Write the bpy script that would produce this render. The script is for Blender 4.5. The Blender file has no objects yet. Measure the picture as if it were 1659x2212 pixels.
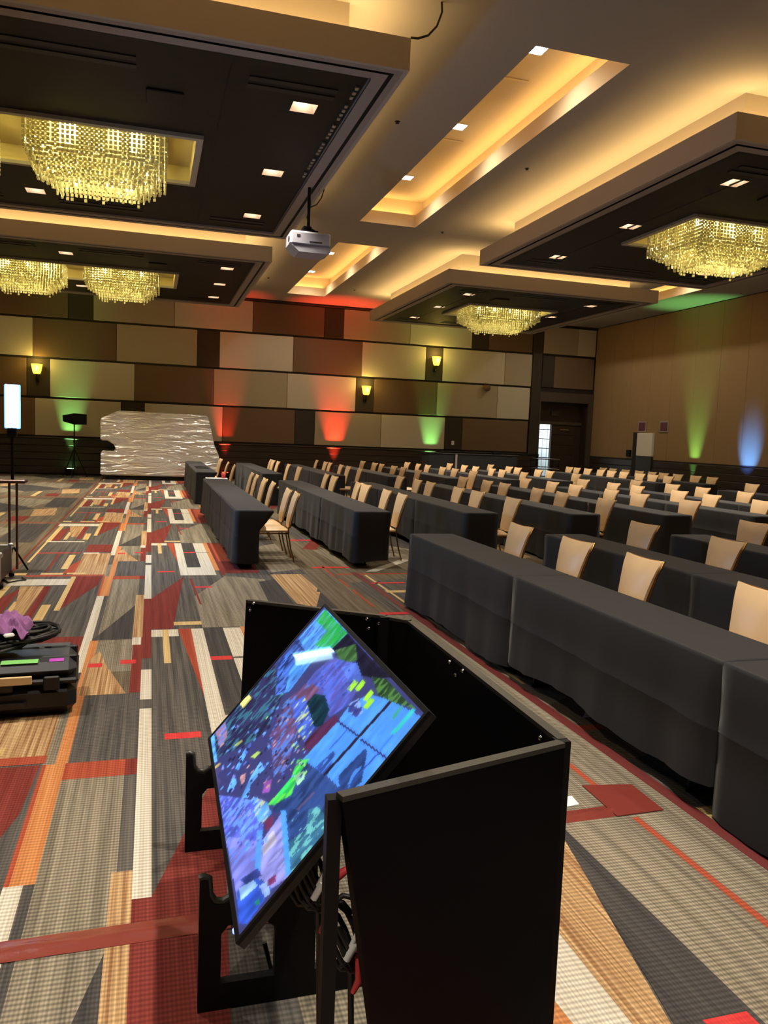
import bpy, math, random
import numpy as np
from mathutils import Vector, Matrix
random.seed(7)
sc = bpy.context.scene
COL = sc.collection

# ------------------------------------------------------------------ camera
F, YAW, PITCH, ROLL, EYE = 1709.667, 0.288432, -0.0942708, 0.0393401, 1.72
PW, PH = 1659, 2212
def cam_axes():
    f = np.array([math.sin(YAW)*math.cos(PITCH), math.cos(YAW)*math.cos(PITCH), math.sin(PITCH)])
    r = np.array([math.cos(YAW), -math.sin(YAW), 0.0]); u = np.cross(r, f)
    c, s = math.cos(ROLL), math.sin(ROLL)
    return c*r+s*u, -s*r+c*u, f
CR, CU, CF = cam_axes()
cam = bpy.data.cameras.new('camera'); camo = bpy.data.objects.new('camera', cam); COL.objects.link(camo)
camo.matrix_world = Matrix(((CR[0], CU[0], -CF[0], 0), (CR[1], CU[1], -CF[1], 0), (CR[2], CU[2], -CF[2], EYE), (0, 0, 0, 1)))
cam.sensor_fit = 'VERTICAL'; cam.sensor_height = 36.0; cam.lens = F/PH*36.0
cam.clip_start = 0.05; cam.clip_end = 200
sc.camera = camo

# ------------------------------------------------------------------ world / exposure
w = bpy.data.worlds.new('world'); sc.world = w; w.use_nodes = True
w.node_tree.nodes['Background'].inputs[0].default_value = (0.02, 0.016, 0.012, 1)
w.node_tree.nodes['Background'].inputs[1].default_value = 1.0
vs = sc.view_settings
vs.view_transform = 'Standard'; vs.look = 'None'; vs.gamma = 1.0; vs.use_curve_mapping = False
vs.exposure = 0.45
sc.cycles.use_denoising = True
sc.cycles.use_adaptive_sampling = True; sc.cycles.adaptive_threshold = 0.035; sc.cycles.max_bounces = 4; sc.cycles.diffuse_bounces = 3; sc.cycles.glossy_bounces = 2; sc.cycles.transparent_max_bounces = 4
sc.cycles.sample_clamp_indirect = 4.0

# light levels (W)
P_DOWN, P_TROUGH, P_COVE, P_CHAND, P_SCONCE = 290.0, 130.0, 9.5, 60.0, 8.0
P_COVE_T = 6.5
WARM = (1.0, 0.88, 0.74)

# ------------------------------------------------------------------ helpers
def srgb(r, g, b):
    f = lambda c: (c/12.92 if c <= 0.04045 else ((c+0.055)/1.055)**2.4)
    return (f(r/255), f(g/255), f(b/255), 1.0)

class MB:
    """collects geometry for ONE mesh object"""
    def __init__(s): s.v = []; s.f = []; s.m = []; s.sm = []
    def add(s, vs_, fs, mi=0, smooth=False):
        o = len(s.v); s.v += [tuple(p) for p in vs_]
        for q in fs: s.f.append(tuple(o+i for i in q)); s.m.append(mi); s.sm.append(smooth)
    def box(s, x0, x1, y0, y1, z0, z1, mi=0):
        s.add([(x0,y0,z0),(x1,y0,z0),(x1,y1,z0),(x0,y1,z0),(x0,y0,z1),(x1,y0,z1),(x1,y1,z1),(x0,y1,z1)],
              [(0,3,2,1),(4,5,6,7),(0,1,5,4),(1,2,6,5),(2,3,7,6),(3,0,4,7)], mi)
    def bbox(s, x0, x1, y0, y1, z0, z1, b=0.01, mi=0):
        """box with chamfered edges"""
        cx, cy, cz = (x0+x1)/2, (y0+y1)/2, (z0+z1)/2; h = [(x1-x0)/2, (y1-y0)/2, (z1-z0)/2]
        b = min(b, min(h)*0.95); vs_ = []; idx = {}
        for sx in (-1,1):
            for sy in (-1,1):
                for sz in (-1,1):
                    for a in range(3):
                        d = [h[0]-b, h[1]-b, h[2]-b]; d[a] = h[a]
                        idx[(sx,sy,sz,a)] = len(vs_); vs_.append((cx+sx*d[0], cy+sy*d[1], cz+sz*d[2]))
        fs = []
        for a in range(3):
            o1, o2 = [(1,2),(0,2),(0,1)][a]
            for sg in (-1,1):
                q = []
                for (p,r) in ((-1,-1),(1,-1),(1,1),(-1,1)):
                    k = [0,0,0]; k[a] = sg; k[o1] = p; k[o2] = r; q.append(idx[(k[0],k[1],k[2],a)])
                fs.append(q if (sg > 0) ^ (a == 1) else q[::-1])
        for a in range(3):
            o1, o2 = [(1,2),(0,2),(0,1)][a]
            for p in (-1,1):
                for r in (-1,1):
                    k1 = [0,0,0]; k2 = [0,0,0]; k1[o1]=k2[o1]=p; k1[o2]=k2[o2]=r; k1[a] = -1; k2[a] = 1
                    fs.append([idx[(*k1,o1)], idx[(*k2,o1)], idx[(*k2,o2)], idx[(*k1,o2)]])
        for sx in (-1,1):
            for sy in (-1,1):
                for sz in (-1,1): fs.append([idx[(sx,sy,sz,a)] for a in range(3)])
        s.add(vs_, fs, mi)
    def tube(s, pts, r, n=8, mi=0, caps=True, smooth=True):
        pts = [Vector(p) for p in pts]; rs = r if isinstance(r, (list, tuple)) else [r]*len(pts)
        rings = []; prev = None
        for i, p in enumerate(pts):
            t = (pts[min(i+1, len(pts)-1)]-pts[max(i-1, 0)]).normalized()
            if prev is None:
                a = Vector((0,0,1)) if abs(t.z) < 0.9 else Vector((1,0,0)); e1 = t.cross(a).normalized()
            else:
                e1 = (prev - t*prev.dot(t)).normalized()
            prev = e1; e2 = t.cross(e1)
            rings.append([p+(e1*math.cos(2*math.pi*k/n)+e2*math.sin(2*math.pi*k/n))*rs[i] for k in range(n)])
        vs_ = [q for g in rings for q in g]; fs = []
        for i in range(len(pts)-1):
            for k in range(n): fs.append((i*n+k, i*n+(k+1) % n, (i+1)*n+(k+1) % n, (i+1)*n+k))
        s.add(vs_, fs, mi, smooth)
        if caps: s.add(rings[0][::-1], [tuple(range(n))], mi); s.add(rings[-1], [tuple(range(n))], mi)
    def bar(s, a, b, wx, wy, mi=0, up=(0,0,1)):
        """rectangular bar from a to b"""
        a, b = Vector(a), Vector(b); t = (b-a).normalized(); u = Vector(up)
        if abs(t.dot(u)) > 0.95: u = Vector((1,0,0))
        e1 = t.cross(u).normalized()*wx/2; e2 = e1.cross(t).normalized()*wy/2
        vs_ = [a-e1-e2, a+e1-e2, a+e1+e2, a-e1+e2, b-e1-e2, b+e1-e2, b+e1+e2, b-e1+e2]
        s.add(vs_, [(0,1,2,3),(7,6,5,4),(0,4,5,1),(1,5,6,2),(2,6,7,3),(3,7,4,0)], mi)
    def prism(s, poly, o, ex, ey, en, th, mi=0):
        """poly (2d) extruded along en by th, origin o"""
        o, ex, ey, en = Vector(o), Vector(ex), Vector(ey), Vector(en); n = len(poly)
        A = [o+ex*p[0]+ey*p[1] for p in poly]; B = [q+en*th for q in A]
        s.add(A+B, [tuple(range(n))[::-1], tuple(range(n, 2*n))]+[(i, (i+1) % n, n+(i+1) % n, n+i) for i in range(n)], mi)
    def lathe(s, prof, c=(0,0,0), n=12, mi=0, smooth=True):
        vs_ = []; fs = []
        for r, z in prof:
            for k in range(n): vs_.append((c[0]+r*math.cos(2*math.pi*k/n), c[1]+r*math.sin(2*math.pi*k/n), c[2]+z))
        for i in range(len(prof)-1):
            for k in range(n): fs.append((i*n+k, i*n+(k+1) % n, (i+1)*n+(k+1) % n, (i+1)*n+k))
        s.add(vs_, fs, mi, smooth)
    def holes(s, x0, x1, y0, y1, z, hs, mi=0):
        """horizontal sheet with rectangular holes"""
        xs = sorted(set([x0, x1]+[c for h in hs for c in h[:2] if x0 < c < x1]))
        ys = sorted(set([y0, y1]+[c for h in hs for c in h[2:] if y0 < c < y1]))
        for a, b in zip(xs, xs[1:]):
            for c, d in zip(ys, ys[1:]):
                mx, my = (a+b)/2, (c+d)/2
                if any(h[0] < mx < h[1] and h[2] < my < h[3] for h in hs): continue
                s.add([(a,c,z),(a,d,z),(b,d,z),(b,c,z)], [(0,1,2,3)], mi)
    def mesh(s, name):
        me = bpy.data.meshes.new(name); me.from_pydata(s.v, [], s.f)
        me.polygons.foreach_set('material_index', s.m); me.polygons.foreach_set('use_smooth', s.sm)
        me.update(); return me

def obj(name, mb, mats, parent=None, loc=None, recalc=True):
    me = mb if isinstance(mb, bpy.types.Mesh) else mb.mesh(name)
    if not isinstance(mb, bpy.types.Mesh):
        for m in (mats if isinstance(mats, (list, tuple)) else [mats]): me.materials.append(m)
    o = bpy.data.objects.new(name, me); COL.objects.link(o)
    if parent: o.parent = parent
    if loc: o.location = loc
    return o
def tag(o, label=None, cat=None, group=None, kind=None):
    if label: o['label'] = label
    if cat: o['category'] = cat
    if group: o['group'] = group
    if kind: o['kind'] = kind
    return o
def thing(name, label, cat, loc=(0,0,0), rz=0.0, group=None):
    o = bpy.data.objects.new(name, None); COL.objects.link(o); o.location = loc; o.rotation_euler = (0,0,rz)
    o.empty_display_size = 0.1
    return tag(o, label, cat, group)
def copy_tree(o, parent=None):
    c = o.copy(); COL.objects.link(c)
    if parent: c.parent = parent
    for ch in o.children: copy_tree(ch, c)
    return c
def lamp(kind, loc, energy, color, parent=None, size=0.1, rot=(0,0,0), **kw):
    l = bpy.data.lights.new(kind.lower()+'_light', kind); l.energy = energy; l.color = color
    if kind in ('SPOT', 'POINT'): l.shadow_soft_size = size
    for k, v in kw.items(): setattr(l, k, v)
    o = bpy.data.objects.new('lamp_light', l); COL.objects.link(o); o.location = loc; o.rotation_euler = rot
    if parent: o.parent = parent
    return o
ORD = ['first','second','third','fourth','fifth','sixth','seventh','eighth','ninth','tenth','eleventh','twelfth']

# ------------------------------------------------------------------ materials
def mat(name, col, rough=0.6, metal=0.0, emit=None, es=1.0, noise=0.0, nscale=20.0, spec=0.5, bump=0.0, stretch=None):
    m = bpy.data.materials.new(name); m.use_nodes = True; nt = m.node_tree; b = nt.nodes['Principled BSDF']
    b.inputs['Base Color'].default_value = col; b.inputs['Roughness'].default_value = rough
    b.inputs['Metallic'].default_value = metal; b.inputs['Specular IOR Level'].default_value = spec
    if emit: b.inputs['Emission Color'].default_value = emit; b.inputs['Emission Strength'].default_value = es
    if noise or bump:
        tc = nt.nodes.new('ShaderNodeTexCoord'); mp = nt.nodes.new('ShaderNodeMapping'); nz = nt.nodes.new('ShaderNodeTexNoise')
        nt.links.new(tc.outputs['Object'], mp.inputs[0]); nt.links.new(mp.outputs[0], nz.inputs['Vector'])
        if stretch: mp.inputs['Scale'].default_value = stretch
        nz.inputs['Scale'].default_value = nscale; nz.inputs['Detail'].default_value = 4
        if noise:
            mx = nt.nodes.new('ShaderNodeMix'); mx.data_type = 'RGBA'
            mx.inputs[6].default_value = tuple(c*(1-noise) for c in col[:3])+(1,)
            mx.inputs[7].default_value = tuple(min(1, c*(1+noise)) for c in col[:3])+(1,)
            nt.links.new(nz.outputs[0], mx.inputs[0]); nt.links.new(mx.outputs[2], b.inputs['Base Color'])
        if bump:
            bp = nt.nodes.new('ShaderNodeBump'); bp.inputs['Strength'].default_value = bump; bp.inputs['Distance'].default_value = 0.01
            nt.links.new(nz.outputs[0], bp.inputs['Height']); nt.links.new(bp.outputs[0], b.inputs['Normal'])
    return m

def carpet_mat(name, c1, c2, streak=14.0, rib=0.35):
    """woven carpet: streaks along the hall, ribs across"""
    m = bpy.data.materials.new(name); m.use_nodes = True; nt = m.node_tree; b = nt.nodes['Principled BSDF']
    N = nt.nodes.new; L = nt.links.new
    tc = N('ShaderNodeTexCoord'); mp = N('ShaderNodeMapping'); mp.inputs['Scale'].default_value = (streak, 0.25, 1)
    nz = N('ShaderNodeTexNoise'); nz.inputs['Scale'].default_value = 2.0; nz.inputs['Detail'].default_value = 3; nz.inputs['Roughness'].default_value = 0.7
    L(tc.outputs['Object'], mp.inputs[0]); L(mp.outputs[0], nz.inputs['Vector'])
    rp = N('ShaderNodeMapRange'); rp.inputs[1].default_value = 0.36; rp.inputs[2].default_value = 0.64; L(nz.outputs[0], rp.inputs[0])
    mx = N('ShaderNodeMix'); mx.data_type = 'RGBA'; mx.inputs[6].default_value = c1; mx.inputs[7].default_value = c2
    L(rp.outputs[0], mx.inputs[0])
    wv = N('ShaderNodeTexWave'); wv.bands_direction = 'Y'; wv.inputs['Scale'].default_value = 14.0; wv.inputs['Distortion'].default_value = 0.4
    L(tc.outputs['Object'], wv.inputs['Vector'])
    r2 = N('ShaderNodeMapRange'); r2.inputs[3].default_value = 1.0-rib; r2.inputs[4].default_value = 1.0; L(wv.outputs['Fac'], r2.inputs[0])
    wx = N('ShaderNodeTexWave'); wx.bands_direction = 'X'; wx.inputs['Scale'].default_value = 24.0; wx.inputs['Distortion'].default_value = 0.3
    L(tc.outputs['Object'], wx.inputs['Vector'])
    r3 = N('ShaderNodeMapRange'); r3.inputs[3].default_value = 1.0-rib*0.6; r3.inputs[4].default_value = 1.0; L(wx.outputs['Fac'], r3.inputs[0])
    ml = N('ShaderNodeMath'); ml.operation = 'MULTIPLY'; L(r2.outputs[0], ml.inputs[0]); L(r3.outputs[0], ml.inputs[1])
    m2 = N('ShaderNodeMix'); m2.data_type = 'RGBA'; m2.blend_type = 'MULTIPLY'; m2.inputs[0].default_value = 1.0
    L(mx.outputs[2], m2.inputs[6]); L(ml.outputs[0], m2.inputs[7]); L(m2.outputs[2], b.inputs['Base Color'])
    b.inputs['Roughness'].default_value = 0.95; b.inputs['Specular IOR Level'].default_value = 0.1
    return m

M = {}
M['ceil'] = mat('ceiling_paint', srgb(158,153,147), 0.85, spec=0.2)
M['fascia'] = mat('soffit_paint', srgb(172,162,150), 0.8, spec=0.2)
M['border'] = mat('soffit_border_paint', srgb(150,140,134), 0.7, spec=0.3)
M['darkpanel'] = mat('dark_ribbed_ceiling_panel', srgb(31,27,23), 0.6, noise=0.45, nscale=3, stretch=(0.4,9,1), spec=0.2)
M['black'] = mat('black_reveal', srgb(16,14,13), 0.7)
M['vent'] = mat('black_vent', srgb(14,12,11), 0.6)
M['can'] = mat('downlight_reflector', srgb(190,165,140), 0.35)
M['lens'] = mat('downlight_lens', srgb(255,245,235), 0.4, emit=(1,0.95,0.88,1), es=16.0)
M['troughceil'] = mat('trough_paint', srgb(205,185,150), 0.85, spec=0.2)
M['w_light'] = mat('cream_fabric_panel', srgb(196,188,168), 0.9, noise=0.05, nscale=60, spec=0.15)
M['w_mid'] = mat('beige_fabric_panel', srgb(170,158,134), 0.9, noise=0.05, nscale=60, spec=0.15)
M['w_brown'] = mat('brown_fabric_panel', srgb(114,93,72), 0.9, noise=0.06, nscale=60, spec=0.15)
M['w_dark'] = mat('charcoal_fabric_panel', srgb(64,57,50), 0.85, noise=0.06, nscale=60, spec=0.2)
M['w_base'] = mat('dark_wall_reveal', srgb(34,26,20), 0.7)
M['dado'] = mat('dark_wood_dado', srgb(50,40,34), 0.38, noise=0.35, nscale=4, stretch=(0.6,0.6,26), spec=0.5)
M['rwall'] = mat('tan_wall_covering', srgb(150,124,90), 0.85, noise=0.06, nscale=2, spec=0.2, stretch=(1,3,0.2))
M['otherwall'] = mat('plain_tan_wall', srgb(165,145,115), 0.9)
M['doorwood'] = mat('dark_brown_door_wood', srgb(58,42,32), 0.5, noise=0.25, nscale=4, stretch=(0.6,1,20))
M['doorframe'] = mat('door_frame_stone', srgb(74,64,52), 0.6, noise=0.2, nscale=8)
M['white'] = mat('white_paint', srgb(225,222,212), 0.6)
M['corr'] = mat('corridor_white', srgb(215,222,222), 0.7)
M['gold'] = mat('gold_metal', srgb(168,126,70), 0.32, metal=1.0)
M['vinyl'] = mat('tan_vinyl', srgb(220,188,146), 0.36, noise=0.05, nscale=7, spec=0.5)
M['cloth'] = mat('black_tablecloth', srgb(35,36,39), 0.7, noise=0.10, nscale=5, spec=0.3, bump=0.05)
M['cloth'].node_tree.nodes['Principled BSDF'].inputs['Sheen Weight'].default_value = 0.05
M['cloth'].node_tree.nodes['Principled BSDF'].inputs['Sheen Roughness'].default_value = 0.35
M['tablewood'] = mat('table_plywood', srgb(120,100,80), 0.6)
M['blackmetal'] = mat('black_metal', srgb(10,10,12), 0.55, spec=0.2)
M['blackpanel'] = mat('black_panel', srgb(5,6,9), 0.5, noise=0.2, nscale=2, spec=0.1)
M['rim'] = mat('black_rim_highlight', srgb(46,46,42), 0.4, spec=0.5)  # rim grey carries a painted edge highlight on the black panels
M['chrome'] = mat('chrome', srgb(210,210,210), 0.15, metal=1.0)
M['plastic'] = mat('black_plastic', srgb(15,15,16), 0.45, noise=0.15, nscale=30, spec=0.5)
M['caselid'] = mat('charcoal_case_lid', srgb(48,50,56), 0.45, noise=0.1, nscale=20, spec=0.5)
M['cable'] = mat('black_cable', srgb(22,22,22), 0.5)
M['purple'] = mat('purple_cloth', srgb(142,92,142), 0.9, noise=0.12, nscale=18)
M['green_tape'] = mat('green_tape', srgb(130,205,110), 0.6)
M['beige_tape'] = mat('beige_tape', srgb(216,188,136), 0.6)
M['pink_tape'] = mat('magenta_tape', srgb(180,70,190), 0.6)
M['redtape'] = mat('dark_red_gaffer_tape', srgb(116,50,43), 0.24, noise=0.15, nscale=10, spec=0.5, bump=0.5)
M['shadedtape'] = mat('shaded_red_tape', srgb(92,34,32), 0.6, noise=0.15, nscale=10, spec=0.3)  # red tape colour darkened to stand in for shadow beside the tables
M['paper'] = mat('white_paper', srgb(225,228,225), 0.7)
M['red'] = mat('red_plastic', srgb(200,60,64), 0.5)
M['projector'] = mat('pale_grey_plastic', srgb(150,149,158), 0.5, noise=0.05, nscale=12)
M['sconce'] = mat('amber_glass_lit', srgb(255,210,110), 0.5, emit=(1.0,0.60,0.05,1), es=1.9)
M['sconce_dark'] = mat('sconce_bracket', srgb(40,34,26), 0.4, metal=0.6)
M['led'] = mat('led_tube_lit', srgb(220,240,255), 0.4, emit=(0.55,0.86,1.0,1), es=5.0)
M['led_edge'] = mat('led_tube_blue_edge', srgb(60,120,220), 0.4, emit=(0.10,0.36,0.9,1), es=1.6)
M['sign'] = mat('purple_sign', srgb(96,52,66), 0.6)
M['exit'] = mat('exit_sign_plate', srgb(70,62,56), 0.5)
M['wrap'] = None
M['bulb'] = mat('chandelier_bulb', srgb(255,235,160), 0.4, emit=(1.0,0.84,0.25,1), es=9.0)
M['chframe'] = mat('chandelier_frame', srgb(168,160,140), 0.6)
M['chrecess'] = mat('chandelier_recess', srgb(205,186,120), 0.7)
M['bluedot'] = mat('blue_indicator', srgb(40,60,255), 0.5, emit=(0.08,0.12,1,1), es=6.0)
M['flight'] = mat('silver_aluminium', srgb(190,192,196), 0.3, metal=0.9)
M['mauve'] = mat('copper_pole', srgb(92,62,54), 0.4, metal=0.3)

def crystal_mat():
    m = bpy.data.materials.new('pale_crystal'); m.use_nodes = True; nt = m.node_tree
    nt.nodes.clear(); N = nt.nodes.new; L = nt.links.new
    o = N('ShaderNodeOutputMaterial'); d = N('ShaderNodeBsdfDiffuse'); t = N('ShaderNodeBsdfTranslucent'); g = N('ShaderNodeBsdfGlossy'); tr = N('ShaderNodeBsdfTransparent')
    d.inputs[0].default_value = (0.86,0.82,0.62,1); t.inputs[0].default_value = (0.95,0.88,0.55,1)
    g.inputs[0].default_value = (1,1,0.95,1); g.inputs[1].default_value = 0.15
    tr.inputs[0].default_value = (1,0.98,0.9,1)
    a = N('ShaderNodeMixShader'); a.inputs[0].default_value = 0.65; L(d.outputs[0], a.inputs[1]); L(t.outputs[0], a.inputs[2])
    b = N('ShaderNodeMixShader'); b.inputs[0].default_value = 0.10; L(a.outputs[0], b.inputs[1]); L(g.outputs[0], b.inputs[2])
    c = N('ShaderNodeMixShader'); c.inputs[0].default_value = 0.0; L(b.outputs[0], c.inputs[1]); L(tr.outputs[0], c.inputs[2])
    L(b.outputs[0], o.inputs[0]); return m
M['crystal'] = crystal_mat()

def wrap_mat():
    m = mat('white_stretch_wrap', srgb(238,236,230), 0.2, metal=0.45, spec=1.0)
    m.node_tree.nodes['Principled BSDF'].inputs['Coat Weight'].default_value = 0.8; m.node_tree.nodes['Principled BSDF'].inputs['Coat Roughness'].default_value = 0.08
    nt = m.node_tree; b = nt.nodes['Principled BSDF']; N = nt.nodes.new; L = nt.links.new
    tc = N('ShaderNodeTexCoord'); mp = N('ShaderNodeMapping'); mp.inputs['Scale'].default_value = (0.5,0.5,2.6); mp.inputs['Rotation'].default_value = (0,0.12,0)
    L(tc.outputs['Object'], mp.inputs[0])
    n1 = N('ShaderNodeTexNoise'); n1.inputs['Scale'].default_value = 2.2; n1.inputs['Detail'].default_value = 3; n1.inputs['Distortion'].default_value = 0.8
    L(mp.outputs[0], n1.inputs['Vector'])
    bp = N('ShaderNodeBump'); bp.inputs['Strength'].default_value = 1.0; bp.inputs['Distance'].default_value = 0.10
    L(n1.outputs[0], bp.inputs['Height']); L(bp.outputs[0], b.inputs['Normal'])
    return m
M['wrap'] = wrap_mat()

# ------------------------------------------------------------------ the room
XL, XR, YF, YB, ZC = -15.0, 17.37, -9.0, 29.0, 6.45
DADO = 1.28
# --- carpet: one woven repeat of 3.64 x 5.34 m, drawn as flat faces
CM = {
 'dark':  carpet_mat('carpet_charcoal', srgb(72,70,68), srgb(108,103,96), 16),
 'dark2': carpet_mat('carpet_slate', srgb(62,60,60), srgb(84,80,77), 16),
 'light': carpet_mat('carpet_stone', srgb(122,114,98), srgb(164,154,134), 12, 0.5),
 'olive': carpet_mat('carpet_taupe', srgb(98,88,72), srgb(134,122,102), 12, 0.5),
 'white': carpet_mat('carpet_ivory', srgb(196,188,168), srgb(226,220,204), 30),
 'red':   carpet_mat('carpet_maroon', srgb(112,48,43), srgb(134,62,54), 12),
 'bred':  carpet_mat('carpet_scarlet', srgb(184,54,54), srgb(200,66,64), 12, 0.15),
 'rust':  carpet_mat('carpet_rust', srgb(156,70,52), srgb(176,88,62), 12),
 'orange':carpet_mat('carpet_orange', srgb(190,122,74), srgb(212,146,92), 14),
 'tan':   carpet_mat('carpet_tan_stripe', srgb(146,104,70), srgb(210,178,130), 26),
 'sand':  carpet_mat('carpet_sand', srgb(198,166,108), srgb(220,192,136), 14),
}
CK = list(CM)
def R_(x0, x1, y0, y1): return [(x0,y0),(x1,y0),(x1,y1),(x0,y1)]
TX, TY, X0, Y0 = 3.64, 5.34, -1.48, 4.18
PAT = [ # (colour, polygon, layer)
 ('light', R_(-.40,-.11,6.64,9.34), 1), ('dark2', [(-.12,7.97),(-.44,6.63),(-.12,6.63)], 2),
 ('rust', R_(-.40,-.11,9.32,9.52), 2), ('red', R_(-.11,-.05,9.32,9.52), 2),
 ('light', R_(-.40,-.12,5.75,6.63), 1), ('olive', R_(-.40,-.12,5.25,5.75), 1),
 ('tan', [(-.43,5.25),(-.14,5.25),(-.30,5.95),(-.36,6.3),(-.43,6.0)], 2),
 ('bred', R_(-.42,-.32,5.87,5.97), 3), ('bred', R_(-.20,-.09,5.93,6.03), 3),
 ('white', R_(-.51,-.44,5.76,8.40), 1), ('orange', R_(-.51,-.40,8.40,9.52), 1), ('orange', R_(-.45,-.39,4.18,6.62), 1),
 ('light', R_(-.51,-.45,4.18,5.0), 1), ('rust', R_(-.51,-.49,8.4,9.52), 2),
 ('tan', R_(-.13,-.05,6.66,8.42), 2), ('white', R_(-.13,-.06,6.45,6.68), 3),
 ('red', R_(-.12,.02,6.05,6.68), 2), ('red', R_(-.12,-.05,5.26,6.05), 1), ('red', R_(-.05,.02,6.05,8.22), 2),
 ('white', R_(-.05,.02,5.11,5.76), 2), ('white', R_(-.05,.02,8.22,9.52), 2), ('white', R_(-.05,.02,4.18,4.94), 2),
 ('red', [(-.05,6.94),(.20,6.94),(.38,9.42),(.02,8.22),(-.05,8.22)], 2),
 ('white', R_(.02,.24,6.68,6.92), 1), ('sand', R_(.11,.16,5.9,6.92), 2), ('sand', R_(.21,.45,7.06,7.19), 3),
 ('bred', R_(.09,.29,4.41,4.50), 1), ('rust', [(.24,6.93),(.35,5.1),(.35,6.93)], 2),
 ('white', R_(.35,.77,4.18,6.92), 1), ('dark2', R_(.45,.62,4.74,6.95), 2), ('bred', R_(.45,.61,5.93,6.03), 3), ('dark', R_(.61,.80,5.96,6.0), 3),
 ('orange', R_(.77,.83,4.5,6.95), 1), ('red', R_(.83,.87,4.18,6.95), 1), ('rust', R_(.87,1.16,5.2,6.9), 1), ('red', R_(.87,1.3,4.3,5.2), 1),
 ('light', [(.45,6.95),(1.3,6.95),(1.3,9.2),(.86,9.45),(.45,8.3)], 1), ('bred', R_(.46,.66,8.75,8.83), 2), ('red', [(.44,9.3),(.47,9.3),(.50,7.9),(.48,7.9)], 2),
 ('dark2', [(1.21,9.06),(1.42,9.2),(1.41,7.72),(1.16,7.7)], 2), ('tan', [(1.41,9.52),(1.79,9.52),(1.81,8.6),(1.58,7.7),(1.44,7.83)], 2),
 ('dark2', [(1.58,7.7),(1.81,8.6),(1.95,7.0),(1.7,6.6)], 1),
 ('light', [(1.42,4.3),(1.95,4.6),(2.0,7.0),(1.6,6.6),(1.35,5.6)], 1),
 ('olive', R_(1.81,2.16,7.2,9.52), 1), ('olive', R_(1.86,2.16,4.2,7.2), 1),
 ('tan', [(1.36,7.3),(1.50,7.25),(1.80,8.4),(1.72,8.45)], 3), ('orange', R_(1.05,1.34,7.25,7.75), 2),
 # left part of the repeat
 ('white', R_(-1.50,-.84,9.02,9.38), 1), ('sand', R_(-.85,-.80,7.76,9.52), 2), ('red', [(-.80,7.81),(-.54,8.99),(-.52,9.52),(-.80,9.52)], 1),
 ('red', R_(-.85,-.51,6.04,6.77), 1), ('tan', R_(-.85,-.50,4.28,5.92), 1), ('white', R_(-.86,-.66,5.90,6.0), 2),
 ('rust', [(-.98,4.38),(-.84,4.38),(-.84,5.4),(-.92,5.02)], 1), ('sand', R_(-1.02,-.94,4.7,5.8), 1),
 ('sand', R_(-1.49,-1.35,4.30,4.44), 1), ('sand', R_(-1.20,-.96,4.32,4.44), 1), ('sand', R_(-.92,-.72,4.34,4.44), 2), ('rust', R_(-1.35,-.5,4.2,4.3), 1),
 ('tan', [(-1.31,8.98),(-1.07,8.96),(-1.08,7.6),(-1.17,7.6)], 2), ('red', R_(-1.07,-1.0,7.4,8.96), 1), ('sand', R_(-.98,-.90,7.3,8.03), 2),
 ('white', R_(-1.44,-.93,7.03,7.12), 2), ('sand', R_(-1.47,-1.40,7.1,9.0), 1), ('sand', R_(-1.25,-1.2,7.3,8.2), 1), ('red', [(-1.40,7.2),(-1.28,7.2),(-1.28,8.9),(-1.40,8.4)], 1),
 ('sand', R_(-1.46,-1.43,5.2,7.25), 2), ('red', R_(-1.17,-1.14,4.5,6.0), 1), ('bred', R_(-1.45,-.9,5.94,6.0), 1),
]
PAT2 = [
 ('light', [(-1.2,4.5),(0.6,5.6),(0.5,7.0),(-1.3,6.2)], 1), ('dark2', [(0.6,5.6),(1.4,6.6),(0.3,8.4),(-0.2,7.0)], 1), ('light', [(0.2,8.2),(1.3,7.0),(1.6,8.6),(0.6,9.3)], 1),
 ('tan', [(-0.4,7.5),(-0.1,7.4),(0.1,8.4),(-0.3,8.6)], 2), ('dark', [(-1.3,7.0),(-0.5,7.3),(-0.4,9.2),(-1.4,8.9)], 1), ('sand', R_(-1.1,-0.75,8.3,8.42), 2), ('red', [(-1.45,6.3),(-1.25,6.2),(-0.7,8.0),(-0.8,8.2)], 2),
 ('rust', R_(-1.4,2.1,9.44,9.52), 2), ('white', [(-1.0,4.3),(-0.85,4.3),(0.0,5.3),(-0.15,5.35)], 2), ('sand', R_(0.9,1.0,4.3,5.8), 2), ('red', R_(1.2,1.5,4.4,5.2), 1), ('tan', [(1.5,5.2),(1.9,5.4),(1.8,6.8),(1.4,6.5)], 1),
 ('red', R_(2.09,2.12,4.3,9.4), 1), ('dark2', R_(1.5,2.0,7.0,9.3), 1)]
fl = MB()
for ix in range(-5, 6):
    for iy in range(-4, 6):
        ox, oy = ix*TX, iy*TY
        ax, bx = max(XL, X0+ox), min(XR, X0+TX+ox); ay, by = max(YF, Y0+oy), min(YB, Y0+TY+oy)
        if ax >= bx or ay >= by: continue
        fl.add([(ax,ay,0),(bx,ay,0),(bx,by,0),(ax,by,0)], [(0,1,2,3)], CK.index('dark' if ix == 0 else 'olive'))
        for ci, (c, poly, lay) in enumerate(PAT if ix == 0 else PAT2):
            q = [(min(max(x+ox, XL), XR), min(max(y+oy, YF), YB)) for x, y in poly]
            A = sum(q[i][0]*q[(i+1) % len(q)][1]-q[(i+1) % len(q)][0]*q[i][1] for i in range(len(q)))
            if abs(A) < 1e-4: continue
            if A < 0: q = q[::-1]
            fl.add([(x, y, 0.0004*lay+0.000016*ci+0.000008*((ix+iy) % 2)) for x, y in q], [tuple(range(len(q)))], CK.index(c))
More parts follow.
